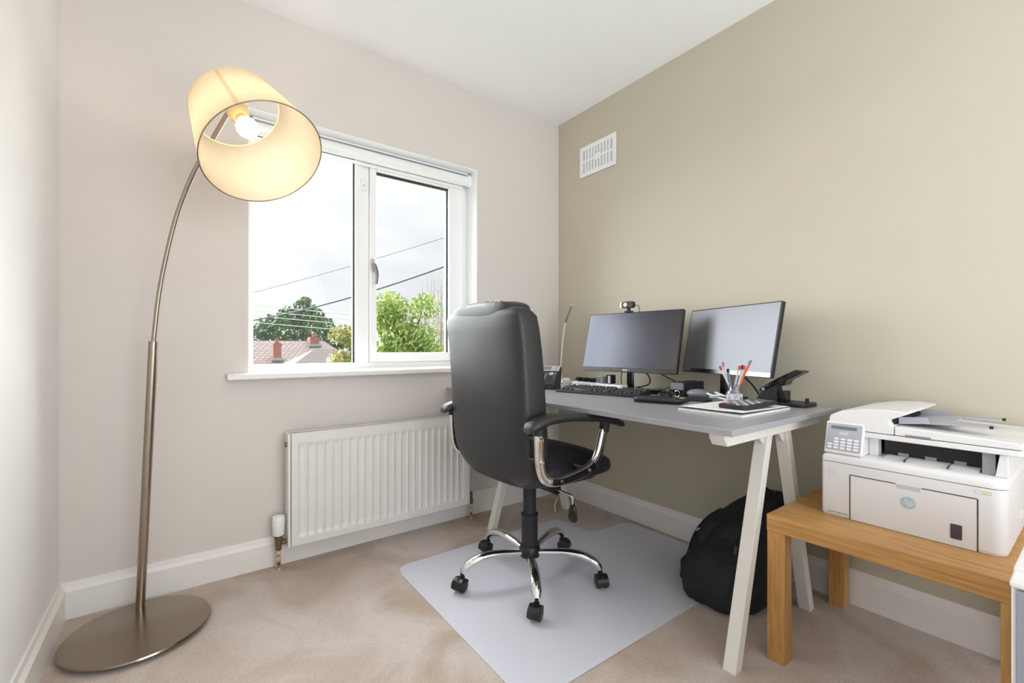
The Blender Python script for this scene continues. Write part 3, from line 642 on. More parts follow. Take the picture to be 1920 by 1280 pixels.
# power strip and plugs
ps = thing('power_strip', 'long white power strip lying at the back of the desk behind the keyboard', 'power strip', (-.222, -.56, DH))
G().prism(rrect(.058, .365, .012, cx=-.222, cy=-.56), DH+.0003, DH+.030, 'z').done('strip_body', m_whitepl, ps, bevel=.004)
for i, y in enumerate((-.42, -.47, -.52, -.575, -.63, -.685)): G().prism(rrect(.038, .036, .006, cx=-.222, cy=y), DH+.0302, DH+.0312, 'z').done('socket_face', m_slot, ps)
for i, (y, lb) in enumerate(((-.42, 'leftmost black mains plug in the white power strip'), (-.47, 'second black mains plug from the left in the white power strip'), (-.52, 'third black mains plug in the white power strip, beside the grey adapter'))):
    p_ = thing('mains_plug', lb, 'plug', (-.222, y, DH+.0314), 0, 'mains plugs in the power strip')
    G().sup((-.222, y, DH+.0435), (.021, .021, .0118), 4, 3, n=24, m=8).done('plug_body', m_blackgl, p_)
    G().tube(spline([(-.205, y, DH+.042), (-.18, y-.005, DH+.040), (-.15, y-.02, DH+.015), (-.135, y-.05, DH+.006)]), .003, 8).done('plug_lead', m_blackpl, p_)
ad = thing('power_adapter', 'pale grey power adapter block plugged into the white power strip', 'adapter', (-.222, -.585, DH+.0314))
G().box((-.244, -.600, DH+.0316), (-.198, -.565, DH+.066)).done('adapter_body', m_slot, ad, bevel=.004); G().box((-.248, -.598, DH+.036), (-.2442, -.567, DH+.062)).done('adapter_face', m_greypl, ad, bevel=.001)
ad = thing('power_adapter', 'tall black power adapter standing beside the left monitor stand', 'adapter', (-.222, -.645, DH+.0314))
G().box((-.242, -.665, DH+.0316), (-.200, -.632, DH+.078)).done('adapter_body', m_blackpl, ad, bevel=.004); G().box((-.246, -.664, DH+.034), (-.2422, -.650, DH+.074)).done('adapter_face', m_slot, ad, bevel=.001)

# stacked boxes
bx = G().box((-.255, -1.097, DH+.0004), (-.095, -1.025, DH+.031)).done('box_unit', m_blackmt, bevel=.003) if False else None
b1_ = thing('computer_box', 'low black box on the desk, lower of the two stacked boxes', 'box', (-.165, -1.06, DH), 0, 'black boxes stacked between the monitors')
G().box((-.250, -1.098, DH+.0004), (-.085, -1.018, DH+.030)).done('box_body', m_blackmt, b1_, bevel=.003); G().box((-.252, -1.094, DH+.004), (-.2502, -1.022, DH+.027)).done('front_plate', m_blackgl, b1_)
b2_ = thing('computer_box', 'black box with a grey front plate, upper of the two stacked boxes', 'box', (-.165, -1.06, DH+.0302), 0, 'black boxes stacked between the monitors')
G().box((-.252, -1.097, DH+.0304), (-.092, -1.027, DH+.066)).done('box_body', m_blackmt, b2_, bevel=.002); G().box((-.2545, -1.094, DH+.033), (-.2522, -1.030, DH+.063)).done('front_plate', m_greypl, b2_)
led = tag(G().box((-.262, -1.015, DH+.018), (-.16, -.905, DH+.026)).box((-.255, -.96, DH+.0003), (-.20, -.91, DH+.018)).done('laptop_dock', m_blackgl, bevel=.002), 'thin black dock ledge between the keyboard and the stacked boxes', 'dock')

# paper stack
def sheetM(z): return basis(Vector((-.455, -1.425, z)), (-1, .02, 0), (0.02, 1, 0), (0, 0, 1))
pd = thing('notepad', 'white spiral free notepad lying flat near the right front corner of the desk', 'notepad', (-.455, -1.425, DH))
pd['label'] = 'thick white notepad lying flat on the desk under a loose sheet'
G().prism(rrect(.335, .232, .003), .0004, .0085, 'z', sheetM(DH)).done('page_block', m_paper, pd)
G().prism(rrect(.337, .234, .003), .0086, .0100, 'z', sheetM(DH)).done('gap_shade', m_greypl, pd)  # shade of the gap under the loose sheet, put in as a grey layer
g = G(); Mq = sheetM(DH+.0102)
g.grid(lambda u, v: Mq @ Vector(((u-.5)*.325, (v-.5)*.225, .0012+.0025*u*u+.002*max(0, .3-v)*3*u)), 16, 12)
tag(g.done('paper_sheet', m_paper, solid=.0007), 'loose white sheet of paper lying on top of the notepad', 'paper')
# calculator
Mk = basis(Vector((-.452, -1.472, DH+.0175)), Vector((.985, -.08, .03)).normalized(), Vector((.08, .985, 0)).normalized(), Vector((-.03, 0, 1)))
cl = thing('calculator', 'black calculator with pale keys lying on the white papers', 'calculator', (-.452, -1.472, DH+.0145))
G().prism(rrect(.205, .100, .012), 0, .014, 'z', Mk).done('calculator_body', m_blackmt, cl, bevel=.003)
G().prism(rrect(.040, .082, .004, cx=.072), .0142, .0155, 'z', Mk).done('calculator_display', m_lcd, cl)
for i in range(7):
    for j in range(5): G().prism(rrect(.013, .012, .003, cx=-.088+.0185*i, cy=-.034+.017*j, n=2), .0142, .0172, 'z', Mk).done('calculator_key', m_pink if (i == 0 and j > 2) else (m_slot if (i+j) % 2 else m_greypl), cl)

# pen jar
JX, JY, JZ = -.352, -1.372, DH+.0155
jr = thing('pen_jar', 'small clear glass jar with a printed label holding pens, on the papers', 'jar', (JX, JY, JZ))
g = G().lathe([(0, .001), (.025, .001), (.028, .005), (.028, .034), (.025, .042), (.018, .048), (.018, .060), (.0205, .063), (.0205, .066), (.017, .066), (.0165, .050), (.0235, .040), (.0262, .034), (.0262, .006), (0, .004)], (JX, JY, JZ), 32)
g.done('jar_glass', m_jar, jr, smooth=60)
g = G().lathe([(.0284, .008), (.0286, .009), (.0286, .032), (.0284, .033)], (JX, JY, JZ), 32, cap=False); g.done('jar_label', m_bluefab, jr)
def pen(dx, dy, lx, ly, length, mbar, mcap, label, r=.0038, tip=None):
    b0 = Vector((JX+dx, JY+dy, JZ+.007)); t1 = Vector((JX+lx, JY+ly, 0)); hz = math.sqrt(max(1e-6, length**2-(t1.x-b0.x)**2-(t1.y-b0.y)**2)); t1.z = b0.z+hz; d = t1-b0
    p_ = thing('pen', label, 'pen', tuple(b0), 0, 'pens standing in the glass jar')
    G().tube([b0, b0+d*.12, b0+d*.88], [r*.4, r, r], 10).done('pen_barrel', mbar, p_)
    G().tube([b0+d*.88, b0+d*.97, t1], [r*1.15, r*1.15, r*.8], 10).done('pen_cap', mcap, p_)
pen(.006, -.004, -.030, .042, .142, m_clear, m_red, 'clear pen with a red end leaning furthest left in the glass jar')
pen(.012, .011, -.022, .034, .150, m_clear, m_greypl, 'clear pen with a dark grey end, tallest at the left in the jar')
pen(-.008, .006, .004, -.018, .134, m_clear, m_red, 'clear pen with a red end near the middle of the glass jar')
pen(-.006, -.008, .010, -.026, .136, m_clear, m_blackpl, 'clear pen with a black end right of the middle of the glass jar')
pen(-.010, .0, .014, -.034, .138, m_clear, m_pink, 'clear pen with a magenta end leaning right in the glass jar')
pen(.002, .006, .022, -.052, .165, m_orange, m_greypl, 'orange pencil with a dark end, tallest thing in the glass jar', .0042)
pen(.004, .010, -.010, .020, .120, m_greypl, m_blackpl, 'short dark blue grey pen behind the clear ones in the glass jar', .0045)

# hole punch
hp_ = thing('hole_punch', 'black two hole punch with its lever raised at the right end of the desk', 'hole punch', (-.15, -1.46, DH))
G().prism(rrect(.13, .200, .025, cx=-.155, cy=-1.465), DH+.0004, DH+.013, 'z').done('punch_base', m_blackpl, hp_, bevel=.003)
G().prism([(-1.372, DH+.0133), (-1.392, DH+.045), (-1.420, DH+.070), (-1.448, DH+.082), (-1.455, DH+.0133)], -.185, -.125, 'x').done('punch_housing', m_blackmt, hp_, bevel=.004)
G().box((-.178, -1.482, DH+.0133), (-.132, -1.4555, DH+.055)).done('punch_block', m_blackgl, hp_, bevel=.002)
G().prism([(-1.385, DH+.045), (-1.392, DH+.062), (-1.455, DH+.103), (-1.520, DH+.138), (-1.545, DH+.134), (-1.540, DH+.126), (-1.490, DH+.098), (-1.478, DH+.075), (-1.468, DH+.075), (-1.462, DH+.083)], -.190, -.120, 'x').done('punch_lever', m_blackgl, hp_, bevel=.004)
G().cyl((-.192, -1.405, DH+.058), (-.118, -1.405, DH+.058), .005).done('pivot_pin', m_silver, hp_)
G().box((-.170, -1.553, DH+.0133), (-.150, -1.547, DH+.032)).done('paper_guide', m_blackpl, hp_)
# clutter: spare mouse, cables, trays
sp = thing('computer_mouse', 'grey computer mouse among tangled cables under the right monitor', 'mouse', (-.245, -1.165, DH))
G().sup((-.245, -1.165, DH+.022), (.035, .055, .021), 2.5, 2.2).done('mouse_shell', m_greypl, sp, smooth=80)
G().tube(spline([(-.26, -1.118, DH+.015), (-.275, -1.106, DH+.028), (-.285, -1.112, DH+.014), (-.27, -1.104, DH+.004), (-.25, -1.104, DH+.004)]), .002, 8).done('mouse_cable', m_blackpl, sp)
tag(G().box((-.345, -1.25, DH+.0003), (-.288, -1.115, DH+.010)).done('pen_tray', m_blackmt, bevel=.003), 'flat black tray lying in front of the tangled cables', 'tray')
def wire(name, pts, r, m, label, cat='cable', n=8, grp=None):
    return tag(G().tube(spline(pts, n), r, 8).done(name, m, smooth=80), label, cat, grp)
z_ = DH+.0045
wire('earphone_lead', [(-.27, -1.30, z_+.006), (-.262, -1.25, z_+.012), (-.255, -1.22, z_+.010), (-.25, -1.19, z_+.02), (-.262, -1.21, z_+.024), (-.27, -1.24, z_+.018), (-.265, -1.27, z_+.022), (-.25, -1.28, z_+.018), (-.252, -1.24, z_+.03)], .0042, m_whitepl, 'bunched white lead piled beside the pen jar')
wire('audio_cable', [(-.245, -1.345, z_), (-.228, -1.33, z_+.01), (-.225, -1.31, z_+.002), (-.235, -1.33, z_+.016), (-.215, -1.345, z_+.006), (-.205, -1.335, z_)], .0036, m_blackpl, 'thick black cable coiled behind the white bunched lead')
wire('monitor_cable', [(-.165, -.80, .86), (-.13, -.82, .82), (-.10, -.80, .78), (-.09, -.74, z_+.01), (-.075, -.66, z_), (-.085, -.58, z_)], .0032, m_blackpl, 'black cable looping down behind the left monitor stand, right side')
wire('monitor_cable', [(-.095, -.625, .848), (-.098, -.62, .83), (-.098, -.615, .79), (-.11, -.64, z_+.006), (-.09, -.69, z_)], .0026, m_blackpl, 'black cable hanging behind the left monitor stand, left side')
wire('usb_cable', [(-.15, -.87, .85), (-.10, -.93, .81), (-.073, -.98, .78), (-.070, -1.04, z_), (-.070, -1.10, z_)], .0028, m_blackpl, 'thin black cable crossing from the left monitor to behind the black boxes')
wire('usb_cable', [(-.12, -.87, z_), (-.10, -.92, z_+.02), (-.098, -.985, z_+.052), (-.076, -1.03, z_+.04), (-.074, -1.10, z_+.01)], .0024, m_blackpl, 'thin black cable rising across the gap left of the black boxes')
wire('keyboard_cable', [(-.285, -.62, z_), (-.27, -.52, z_), (-.262, -.44, z_), (-.285, -.38, z_), (-.265, -.35, z_)], .0022, m_blackpl, 'thin black cable curling behind the left end of the keyboard')
wire('stand_cable', [(-.14, -1.30, .85), (-.11, -1.325, .81), (-.10, -1.345, .775), (-.115, -1.36, DH+.02)], .0038, m_blackpl, 'black cable dropping from the right monitor beside the hole punch')
wire('phone_cord', [(-.185, -.285, z_+.002), (-.20, -.265, z_+.018), (-.225, -.275, z_+.020), (-.235, -.30, z_+.003)], .0052, m_beigecable, 'white cord loop behind the desk phone')
wire('floor_cable', [(-.285, -.285, .004), (-.27, -.26, .03), (-.24, -.25, .062), (-.20, -.20, .05), (-.14, -.10, .005)], .0035, m_beigecable, 'short white cable curving up from the carpet by the far trestle leg')
kr = tag(G().tube([(-.283+.0*cos(t), -1.082+.013*cos(t), DH+.018+.013*sin(t)) for t in [2*pi*k/24 for k in range(25)]], .0016, 8, cap=False).tube([(-.283, -1.082, DH+.005), (-.290, -1.096, DH+.0018)], .0024, 8).done('key_ring', m_chrome), 'small silver key ring leaning on the lower black box', 'key ring')
tag(G().lathe([(0, 0.0003), (.013, .0003), (.014, .003), (.010, .006), (0, .006)], (-.345, -1.145, DH+.0052), 20).done('metal_button', m_silver), 'small round silver button beside the mouse mat', 'button') 

# ------------------------------------------------------------------ oak side table
tb = thing('side_table', 'low square oak side table with thick legs, under the white printer', 'table', (-.306, -1.865, 0))
G().box((-.583, -2.14, .400), (-.030, -1.592, .450)).done('tabletop', m_oaky, tb, bevel=.0012)
for x in (-.582, -.081):
    for y in (-2.139, -1.643): G().box((x, y, 0), (x+.05, y+.05, .3998)).done('table_leg', m_oakz, tb, bevel=.0012)

# ------------------------------------------------------------------ printer
TZ = .450
pr = thing('printer', 'white multifunction laser printer standing on the oak side table', 'printer', (-.235, -1.887, TZ))
def outline(o=0, r=.03):
    x0, x1, y0_, y1_ = -.432+o, -.04, -2.085+o, -1.689-o; p = []
    for cx_, cy_, a0, rad in ((x1, y1_, None, 0), (x0+.008, y1_-.008, 90, .008), (x0+r, y0_+r, 180, r), (x1, y0_, None, 0)):
        if a0 is None: p.append((cx_, cy_)); continue
        for k in range(7): a = radians(a0+90*k/6); p.append((cx_+rad*cos(a), cy_+rad*sin(a)))
    return p
pb = G().prism(outline(.002), TZ+.0005, TZ+.006, 'z').prism(outline(), TZ+.006, .6145, 'z').done('printer_body', m_prw, pr, bevel=.001)
G().prism(outline(.003), .6145, .6165, 'z').done('seam_line', m_seam, pb)
def ring_z(z, o): return [Vector((x, y, z)) for x, y in outline(o)]
G().quad_ring([ring_z(.6165, 0), ring_z(.628, 0), ring_z(.636, .004), ring_z(.641, .012)]).done('output_deck', m_prw, pr, smooth=40)
# front tray door with a dark outline
dl, drt, db, dt = -1.764, -2.034, .4515, .5845
xx = -.4322
G().box((xx-.0008, dl-.0012, db), (xx, dl+.0012, dt)).box((xx-.0008, -1.871, dt-.0012), (xx, dl-.0012, dt+.0012)).done('door_gap', m_seam, pb)
G().box((xx-.0008, drt-.0012, db), (xx, drt+.0012, dt)).box((xx-.0008, drt+.0012, dt-.0012), (xx, -1.927, dt+.0012)).done('door_gap', m_seam, pb)
dr = G().box((-.4335, drt+.002, db), (-.4326, dl-.002, dt-.0016)).done('tray_door', m_prw, pr)
G().prism([(-1.871, dt-.0005), (-1.875, dt-.011), (-1.923, dt-.011), (-1.927, dt-.0005)], -.4342, -.4336, 'x').done('door_grip', m_slot, dr)
Mf = lambda y, z, x=-.4338: basis(Vector((x, y, z)), (0, -1, 0), (0, 0, 1), (-1, 0, 0))
g = G().lathe([(0, 0), (.0165, 0), (.0165, .0006), (0, .0006)], n=40); g.b.transform(Mf(-1.899, .538)); lg = lab(g.done('round_logo', m_logo, dr), 'pale blue round maker logo')
text('hp', .026, Mf(-1.899, .5395, -.4346), m_prw, 'logo_letters', lg, .0003, .35)
G().prism(rrect(.022, .038, .002), .0, .0012, 'z', Mf(-1.995, .4895)).done('paper_gauge', m_smoke, dr)
text('LaserJet Pro MFP M148dw', .0048, Mf(-1.733, .4625, -.4330), m_label, 'model_lettering', pb, .0002)
def outline_rect(g, y, z, w_, h_, t_=.0007, x=-.4322):
    M_ = Mf(y, z, x); return g.box((-w_/2, -h_/2, 0), (w_/2, -h_/2+t_, .0006), M_).box((-w_/2, h_/2-t_, 0), (w_/2, h_/2, .0006), M_).box((-w_/2, -h_/2, 0), (-w_/2+t_, h_/2, .0006), M_).box((w_/2-t_, -h_/2, 0), (w_/2, h_/2, .0006), M_)
outline_rect(G(), -1.718, .583, .013, .024).done('button_outline', m_slot, pb)
outline_rect(G(), -2.043, .6035, .029, .0085).done('power_surround', m_slot, pb)
G().prism(rrect(.009, .005, .002), 0, .001, 'z', Mf(-2.049, .6035, -.4322)).done('power_button', m_green_led, pb)
# control panel, tilted
A, Bp = Vector((-.428, 0, .645)), Vector((-.4015, 0, .7365)); upv = (Bp-A).normalized()
pn = G().prism([(A.x, A.z), (Bp.x, Bp.z), (-.37, .737), (-.33, .70), (-.33, .6415), (A.x, .6415)], -1.792, -1.694, 'y').done('control_panel', m_prw, pr, bevel=.003)
Mc = basis(Vector((A.x, -1.743, A.z)), (0, -1, 0), upv, Vector((0, -1, 0)).cross(upv))
G().prism(rrect(.088, .082, .004, cy=.048), .0006, .0018, 'z', Mc).done('panel_face', m_prg, pn)
G().box((-.034, .072, .0018), (.032, .082, .0026), Mc).done('panel_display', m_lcd, pn)
G().prism(rrect(.024, .009, .003, cy=.060), .0018, .0028, 'z', Mc).done('menu_button', m_slot, pn)
for i in range(5):
    for j in range(4 if i else 2): G().prism(rrect(.0125, .0058, .002, n=2, cx=-.034+.0168*i, cy=.0145+.0092*j), .0018, .0034, 'z', Mc).done('panel_key', m_whitepl, pn)
G().prism([(-.365, .641), (-.33, .641), (-.33, .699), (-.365, .699)], -1.815, -1.7925, 'y').done('panel_cheek', m_prw, pr, bevel=.002)
# output bay
G().box((-.30, -2.06, .6415), (-.05, -1.815, .6985)).done('bay_wall', m_prm, pr)
G().box((-.345, -2.035, .650), (-.3003, -1.832, .6985)).done('exit_rollers', m_prd, pr, bevel=.002)
g = G()
for y in (-1.87, -1.93, -1.99): g.box((-.350, y-.012, .6416), (-.33, y+.012, .658))
g.done('paper_stop', m_prm, pr)
G().prism([(-.40, .6385), (-.335, .6395), (-.335, .6485), (-.375, .6475)], -2.03, -1.835, 'y').done('output_shelf', m_prw, pr)
g = G(); g.b.free()
for y in (-1.8835, -1.9735): G().box((-.401, y, .6395), (-.34, y+.0015, .6492)).done('shelf_seam', m_seam, pr)
G().prism([(-2.083, .6415), (-2.083, .6985), (-2.068, .6985), (-2.060, .6415)], -.395, -.06, 'x').done('right_pillar', m_prw, pr, bevel=.002)
G().box((-.385, -2.0595, .6415), (-.33, -2.036, .6985)).done('inner_cheek', m_prm, pr)
G().box((-.36, -1.7915, .6415), (-.06, -1.694, .6985)).done('left_pillar', m_prw, pr)
# scanner unit
sx0, sx1 = -.402, -.045
G().prism(rrect(.357, .328, .010, cx=-.2235, cy=-1.944), .6988, .7138, 'z').done('scanner_bed', m_prw, pr, bevel=.002)
G().prism(rrect(.350, .320, .008, cx=-.2235, cy=-1.944), .7138, .7154, 'z').done('seam_line', m_seam, pr)
G().prism([(-1.862, .7154), (-1.862, .7415), (-1.90, .7405), (-2.095, .7325), (-2.108, .729), (-2.108, .7154)], sx0, sx1, 'x').done('scanner_lid', m_prw, pr, bevel=.003)
G().prism([(-1.700, .7154), (-1.700, .745), (-1.704, .7555), (-1.73, .771), (-1.79, .783), (-1.85, .7865), (-1.887, .7835), (-1.89, .778), (-1.848, .757), (-1.852, .745), (-1.8605, .742), (-1.8605, .7154)], sx0+.001, sx1, 'x').done('document_feeder', m_prw, pr, bevel=.003)
G().box((sx0+.03, -1.858, .7425), (sx1-.03, -1.849, .756)).done('feed_slot', m_prd, pr)
G().box((sx0-.0012, -1.940, .7160), (sx0-.0001, -1.886, .7215)).done('lid_handle', m_prm, pr)
tr_ = G().prism([(-1.862, .7445), (-1.862, .7485), (-1.90, .7535), (-1.97, .7585), (-1.97, .7545), (-1.90, .7495)], -.36, -.12, 'x').prism([(-1.97, .7545), (-1.97, .7585), (-2.045, .7605), (-2.045, .7565)], -.36, -.30, 'x').prism([(-1.97, .7545), (-1.97, .7585), (-2.045, .7605), (-2.045, .7565)], -.18, -.12, 'x').done('feeder_tray', m_prg, pr, bevel=.001)
for xa, xb_ in ((-.366, -.361), (-.119, -.114)): G().prism([(-1.864, .745), (-1.864, .765), (-1.925, .771), (-1.930, .7535)], xa, xb_, 'x').done('tray_guide', m_prg, tr_)
for x in (-.35, -.13): G().cyl((x, -2.045, .7585), (x, -2.052, .7590), .004, n=10).done('tray_tip', m_prd, tr_)
G().box((-.20, -2.090, .50), (-.16, -2.0852, .515)).done('side_latch', m_whitepl, pr)

# ------------------------------------------------------------------ cabinet at the right edge
cb = thing('drawer_cabinet', 'white pedestal cabinet with grey front at the right edge beside the oak table', 'cabinet', (-.80, -2.36, 0))
G().box((-.985, -2.56, .02), (-.600, -2.143, .588)).done('cabinet_body', m_cab, cb, bevel=.003)
G().prism([(-.995, .588), (-.995, .598), (-.945, .600), (-.945, .606), (-.60, .606), (-.60, .588)], -2.562, -2.142, 'y').done('cabinet_top', m_cab, cb, bevel=.003)
for z0_, z1_ in ((.03, .30), (.305, .585)):
    d_ = G().box((-.995, -2.556, z0_), (-.9855, -2.149, z1_)).done('drawer_front', m_cabf, cb, bevel=.002)
    G().box((-1.005, -2.42, z1_-.05), (-.9955, -2.28, z1_-.04)).done('drawer_handle', m_silver, d_, bevel=.002)
for x in (-.96, -.63):
    for y in (-2.53, -2.17): G().cyl((x, y, 0), (x, y, .02), .015).done('cabinet_foot', m_blackpl, cb)

# ------------------------------------------------------------------ backpack
bp_ = thing('backpack', 'black backpack slumped against the wall on the carpet under the desk', 'backpack', (-.30, -1.36, 0))
def bag_ring(cx, cy, z, a, b, p=2.7, n=64, amp=.006, ph=0): return [Vector((cx+copysign(abs(cos(t))**(2/p), cos(t))*a, cy+copysign(abs(sin(t))**(2/p), sin(t))*b, z))+Vector((cos(t), sin(t), 0))*amp*(sin(5*t+z*24+ph)+.6*sin(11*t-z*41+ph)) for t in [2*pi*k/n for k in range(n)]]
def loft_bag(prof, **k):
    out_ = []
    for i in range(len(prof)-1):
        for s_ in range(4):
            t = s_/4; out_.append(bag_ring(*[a+(b-a)*t for a, b in zip(prof[i], prof[i+1])], **k))
    out_.append(bag_ring(*prof[-1], **k)); return G().quad_ring(out_)
mb = loft_bag([(-.30, -1.35, .004, .14, .12), (-.30, -1.35, .03, .17, .145), (-.295, -1.352, .10, .178, .152), (-.285, -1.36, .18, .170, .150), (-.265, -1.375, .25, .150, .138), (-.245, -1.40, .32, .120, .110), (-.225, -1.43, .37, .092, .082), (-.215, -1.45, .40, .06, .055), (-.21, -1.455, .412, .02, .02)], amp=.005).done('main_compartment', m_cloth, bp_, smooth=80)
loft_bag([(-.44, -1.335, .012, .05, .095), (-.445, -1.335, .04, .062, .108), (-.44, -1.335, .10, .066, .112), (-.42, -1.34, .16, .062, .108), (-.395, -1.35, .20, .048, .09), (-.375, -1.36, .22, .02, .05)], amp=.004, ph=1.5).done('front_pocket', m_cloth2, bp_, smooth=80)
loft_bag([(-.36, -1.235, .02, .06, .03), (-.37, -1.225, .05, .075, .038), (-.37, -1.225, .11, .075, .036), (-.35, -1.235, .15, .06, .025), (-.34, -1.24, .165, .03, .01)], amp=.004, ph=.6).done('side_pocket', m_cloth, bp_, smooth=80)
loft_bag([(-.37, -1.33, .20, .05, .085), (-.365, -1.335, .24, .058, .092), (-.335, -1.355, .29, .052, .085), (-.30, -1.38, .33, .035, .06), (-.285, -1.39, .345, .01, .02)], amp=.004, ph=2.2).done('top_pocket', m_cloth2, bp_, smooth=80)
G().tube(spline([(-.25, -1.47, .385), (-.262, -1.46, .42), (-.262, -1.43, .434), (-.256, -1.40, .42), (-.258, -1.385, .37)]), [.010]*33, 10, flat=.5).done('carry_handle', m_cloth, bp_)
G().tube(spline([(-.28, -1.285, .31), (-.315, -1.245, .27), (-.345, -1.212, .21), (-.36, -1.192, .14), (-.36, -1.182, .07), (-.35, -1.186, .014)]), .013, 10, flat=.5).done('shoulder_strap', m_cloth, bp_)
G().tube(spline([(-.345, -1.255, .24), (-.362, -1.235, .235), (-.372, -1.225, .225)]), .003, 8).done('zip_pull', m_slot, bp_)
G().prism(rrect(.012, .03, .003), 0, .003, 'z', basis(Vector((-.452, -1.43, .24)), (0, -1, 0), (.3, 0, .95), (-.95, 0, .3))).done('buckle', m_blackgl, bp_)

# ------------------------------------------------------------------ outdoors, seen from an upstairs room
GZ = -2.9
g_ = G().box((-40, 1.5, GZ-.3), (60, 70, GZ)).done('garden_ground', m_ground); struct(g_)
def foliage(blobs, n, size, seed, droop=0):
    rnd = random.Random(seed); g = G(); tot = sum(b[3]**2 for b in blobs)
    for (cx, cy, cz, r_, sz) in blobs:
        for _ in range(int(n*r_*r_/tot)):
            v = Vector((rnd.gauss(0, 1), rnd.gauss(0, 1), rnd.gauss(0, 1))).normalized()*r_*(rnd.random()**.33); v.z *= sz
            p = Vector((cx, cy, cz))+v; q = Vector((rnd.gauss(0, 1), rnd.gauss(0, 1), rnd.gauss(0, 1))).normalized(); u = q.orthogonal().normalized(); w_ = q.cross(u); s1 = size*(.6+.8*rnd.random())
            a = [p+u*s1, p+w_*s1*.55, p-u*s1, p-w_*s1*.55]
            g.b.faces.new([g.b.verts.new(x) for x in a])
    return g
def blobs(cx, cy, cz, rx, rz, n, rb, seed):
    rnd = random.Random(seed); o = []
    for _ in range(n):
        v = Vector((rnd.gauss(0, 1), rnd.gauss(0, 1), rnd.gauss(0, 1))).normalized()*(rnd.random()**.4)
        o.append((cx+v.x*(rx-rb*.7), cy+v.y*(rx-rb*.7), cz+v.z*(rz-rb*.7), rb*(.6+.7*rnd.random()), .85))
    return o
def tree(name, label, cat, cx, cy, cz, rx, rz, nb, rb, nl, size, mleaf, seed, trunk=.2, extra=(), mbark=None):
    t = thing(name, label, cat, (cx, cy, GZ))
    B_ = blobs(cx, cy, cz, rx, rz, nb, rb, seed)+list(extra)
    foliage(B_, nl, size, seed).done('foliage', mleaf, t, flip=False, smooth=5)
    rnd = random.Random(seed+5); g = G().tube([(cx, cy, GZ), (cx+.1, cy, (GZ+cz)/2), (cx, cy, cz-rz*.3)], [trunk, trunk*.8, trunk*.6], 10)
    for b in B_[:22]: g.tube([(cx, cy, cz-rz*.6), ((cx+b[0])/2, (cy+b[1])/2, (cz-rz*.4+b[2])/2), b[:3]], [trunk*.4, trunk*.22, trunk*.08], 6)
    g.done('trunk', mbark or m_bark, t)
    return t
OB = [(7.2+dx*1.15, 43.2+dy, z, r*.80, .85) for dx, dy, z, r in ((.2, 0, 4.5, 1.35), (.9, .5, 4.0, 1.3), (-.9, .2, 3.8, 1.35), (-2.3, .4, 3.1, 1.2), (-3.2, -.3, 2.3, 1.1), (-1.2, -.8, 2.9, 1.5), (.2, -.5, 3.1, 1.6), (1.7, .2, 3.0, 1.4), (2.6, .5, 2.2, 1.25), (3.2, -.2, 1.4, 1.0), (-3.7, .3, 1.2, .9), (-2.2, 0, 1.6, 1.4), (-.6, .3, 1.3, 1.7), (1.2, -.4, 1.3, 1.6), (2.3, .4, .7, 1.2), (.1, 0, -.2, 1.7), (-2.0, .4, .1, 1.3), (-4.3, .2, 2.0, .55), (.3, .2, 5.2, .7))]
tree('oak_tree', 'large dark green tree rising behind the tiled roofs, seen through the left pane', 'tree', 7.2, 43.2, 1.5, 3, 3, 0, .75, 6500, .17, m_leafd, 3, .4, extra=OB)
tree('garden_tree', 'bright yellow green leafy tree filling the lower right pane', 'tree', 2.95, 9.3, 1.1, 1.15, 1.62, 34, .40, 8500, .055, m_leafg, 11, .12, extra=[(2.5, 9.6, .2, .5, .9), (3.4, 9.1, 0, .6, .9), (3.5, 8.75, .7, .45, .9), (3.3, 8.9, 1.35, .36, .9), (2.75, 9.4, 1.75, .5, .9), (3.0, 9.3, .8, .7, .9)])
tree('garden_shrub', 'pale yellow and orange tinted bush left of the central window upright', 'bush', 1.92, 11.0, .45, .66, 1.25, 18, .30, 3000, .06, m_leafo, 21, .07, extra=[(1.45, 10.9, .3, .26, .8)])
bt = thing('birch_tree', 'thin nearly bare tree with pale twigs rising behind the right pane', 'tree', (5.25, 11.9, GZ))
rnd = random.Random(4); g = G(); tips = []
for k in range(34):
    a = rnd.random()*2*pi; r_ = .15+rnd.random()*.65; zt = 1.6+rnd.random()*2.2*(1-r_*.35)
    p0 = Vector((5.25, 11.9, GZ+1.5+rnd.random()*1.5)); p2 = Vector((5.25+cos(a)*r_, 11.9+sin(a)*r_, zt)); p1 = (p0*.5+p2*.5)+Vector((cos(a)*.25, sin(a)*.25, -.2)); q = spline([p0, p1, p2], 4)
    g.tube(q, [.022*(1-i/len(q))+.004 for i in range(len(q))], 5); tips += q[3:]
    for m_ in range(5):
        s_ = q[4+rnd.randrange(4)]; e2 = s_+Vector((rnd.gauss(0, .15), rnd.gauss(0, .15), .25+.3*rnd.random())); g.tube([s_, e2], [.006, .003], 4)
g.tube([(5.25, 11.9, GZ), (5.25, 11.9, .5)], [.08, .05], 8)
g.done('branches', m_twig, bt)
foliage([(p.x, p.y, p.z, .22, 1) for p in tips[::3]], 900, .03, 9).done('foliage', m_leafy, bt, flip=False, smooth=5)

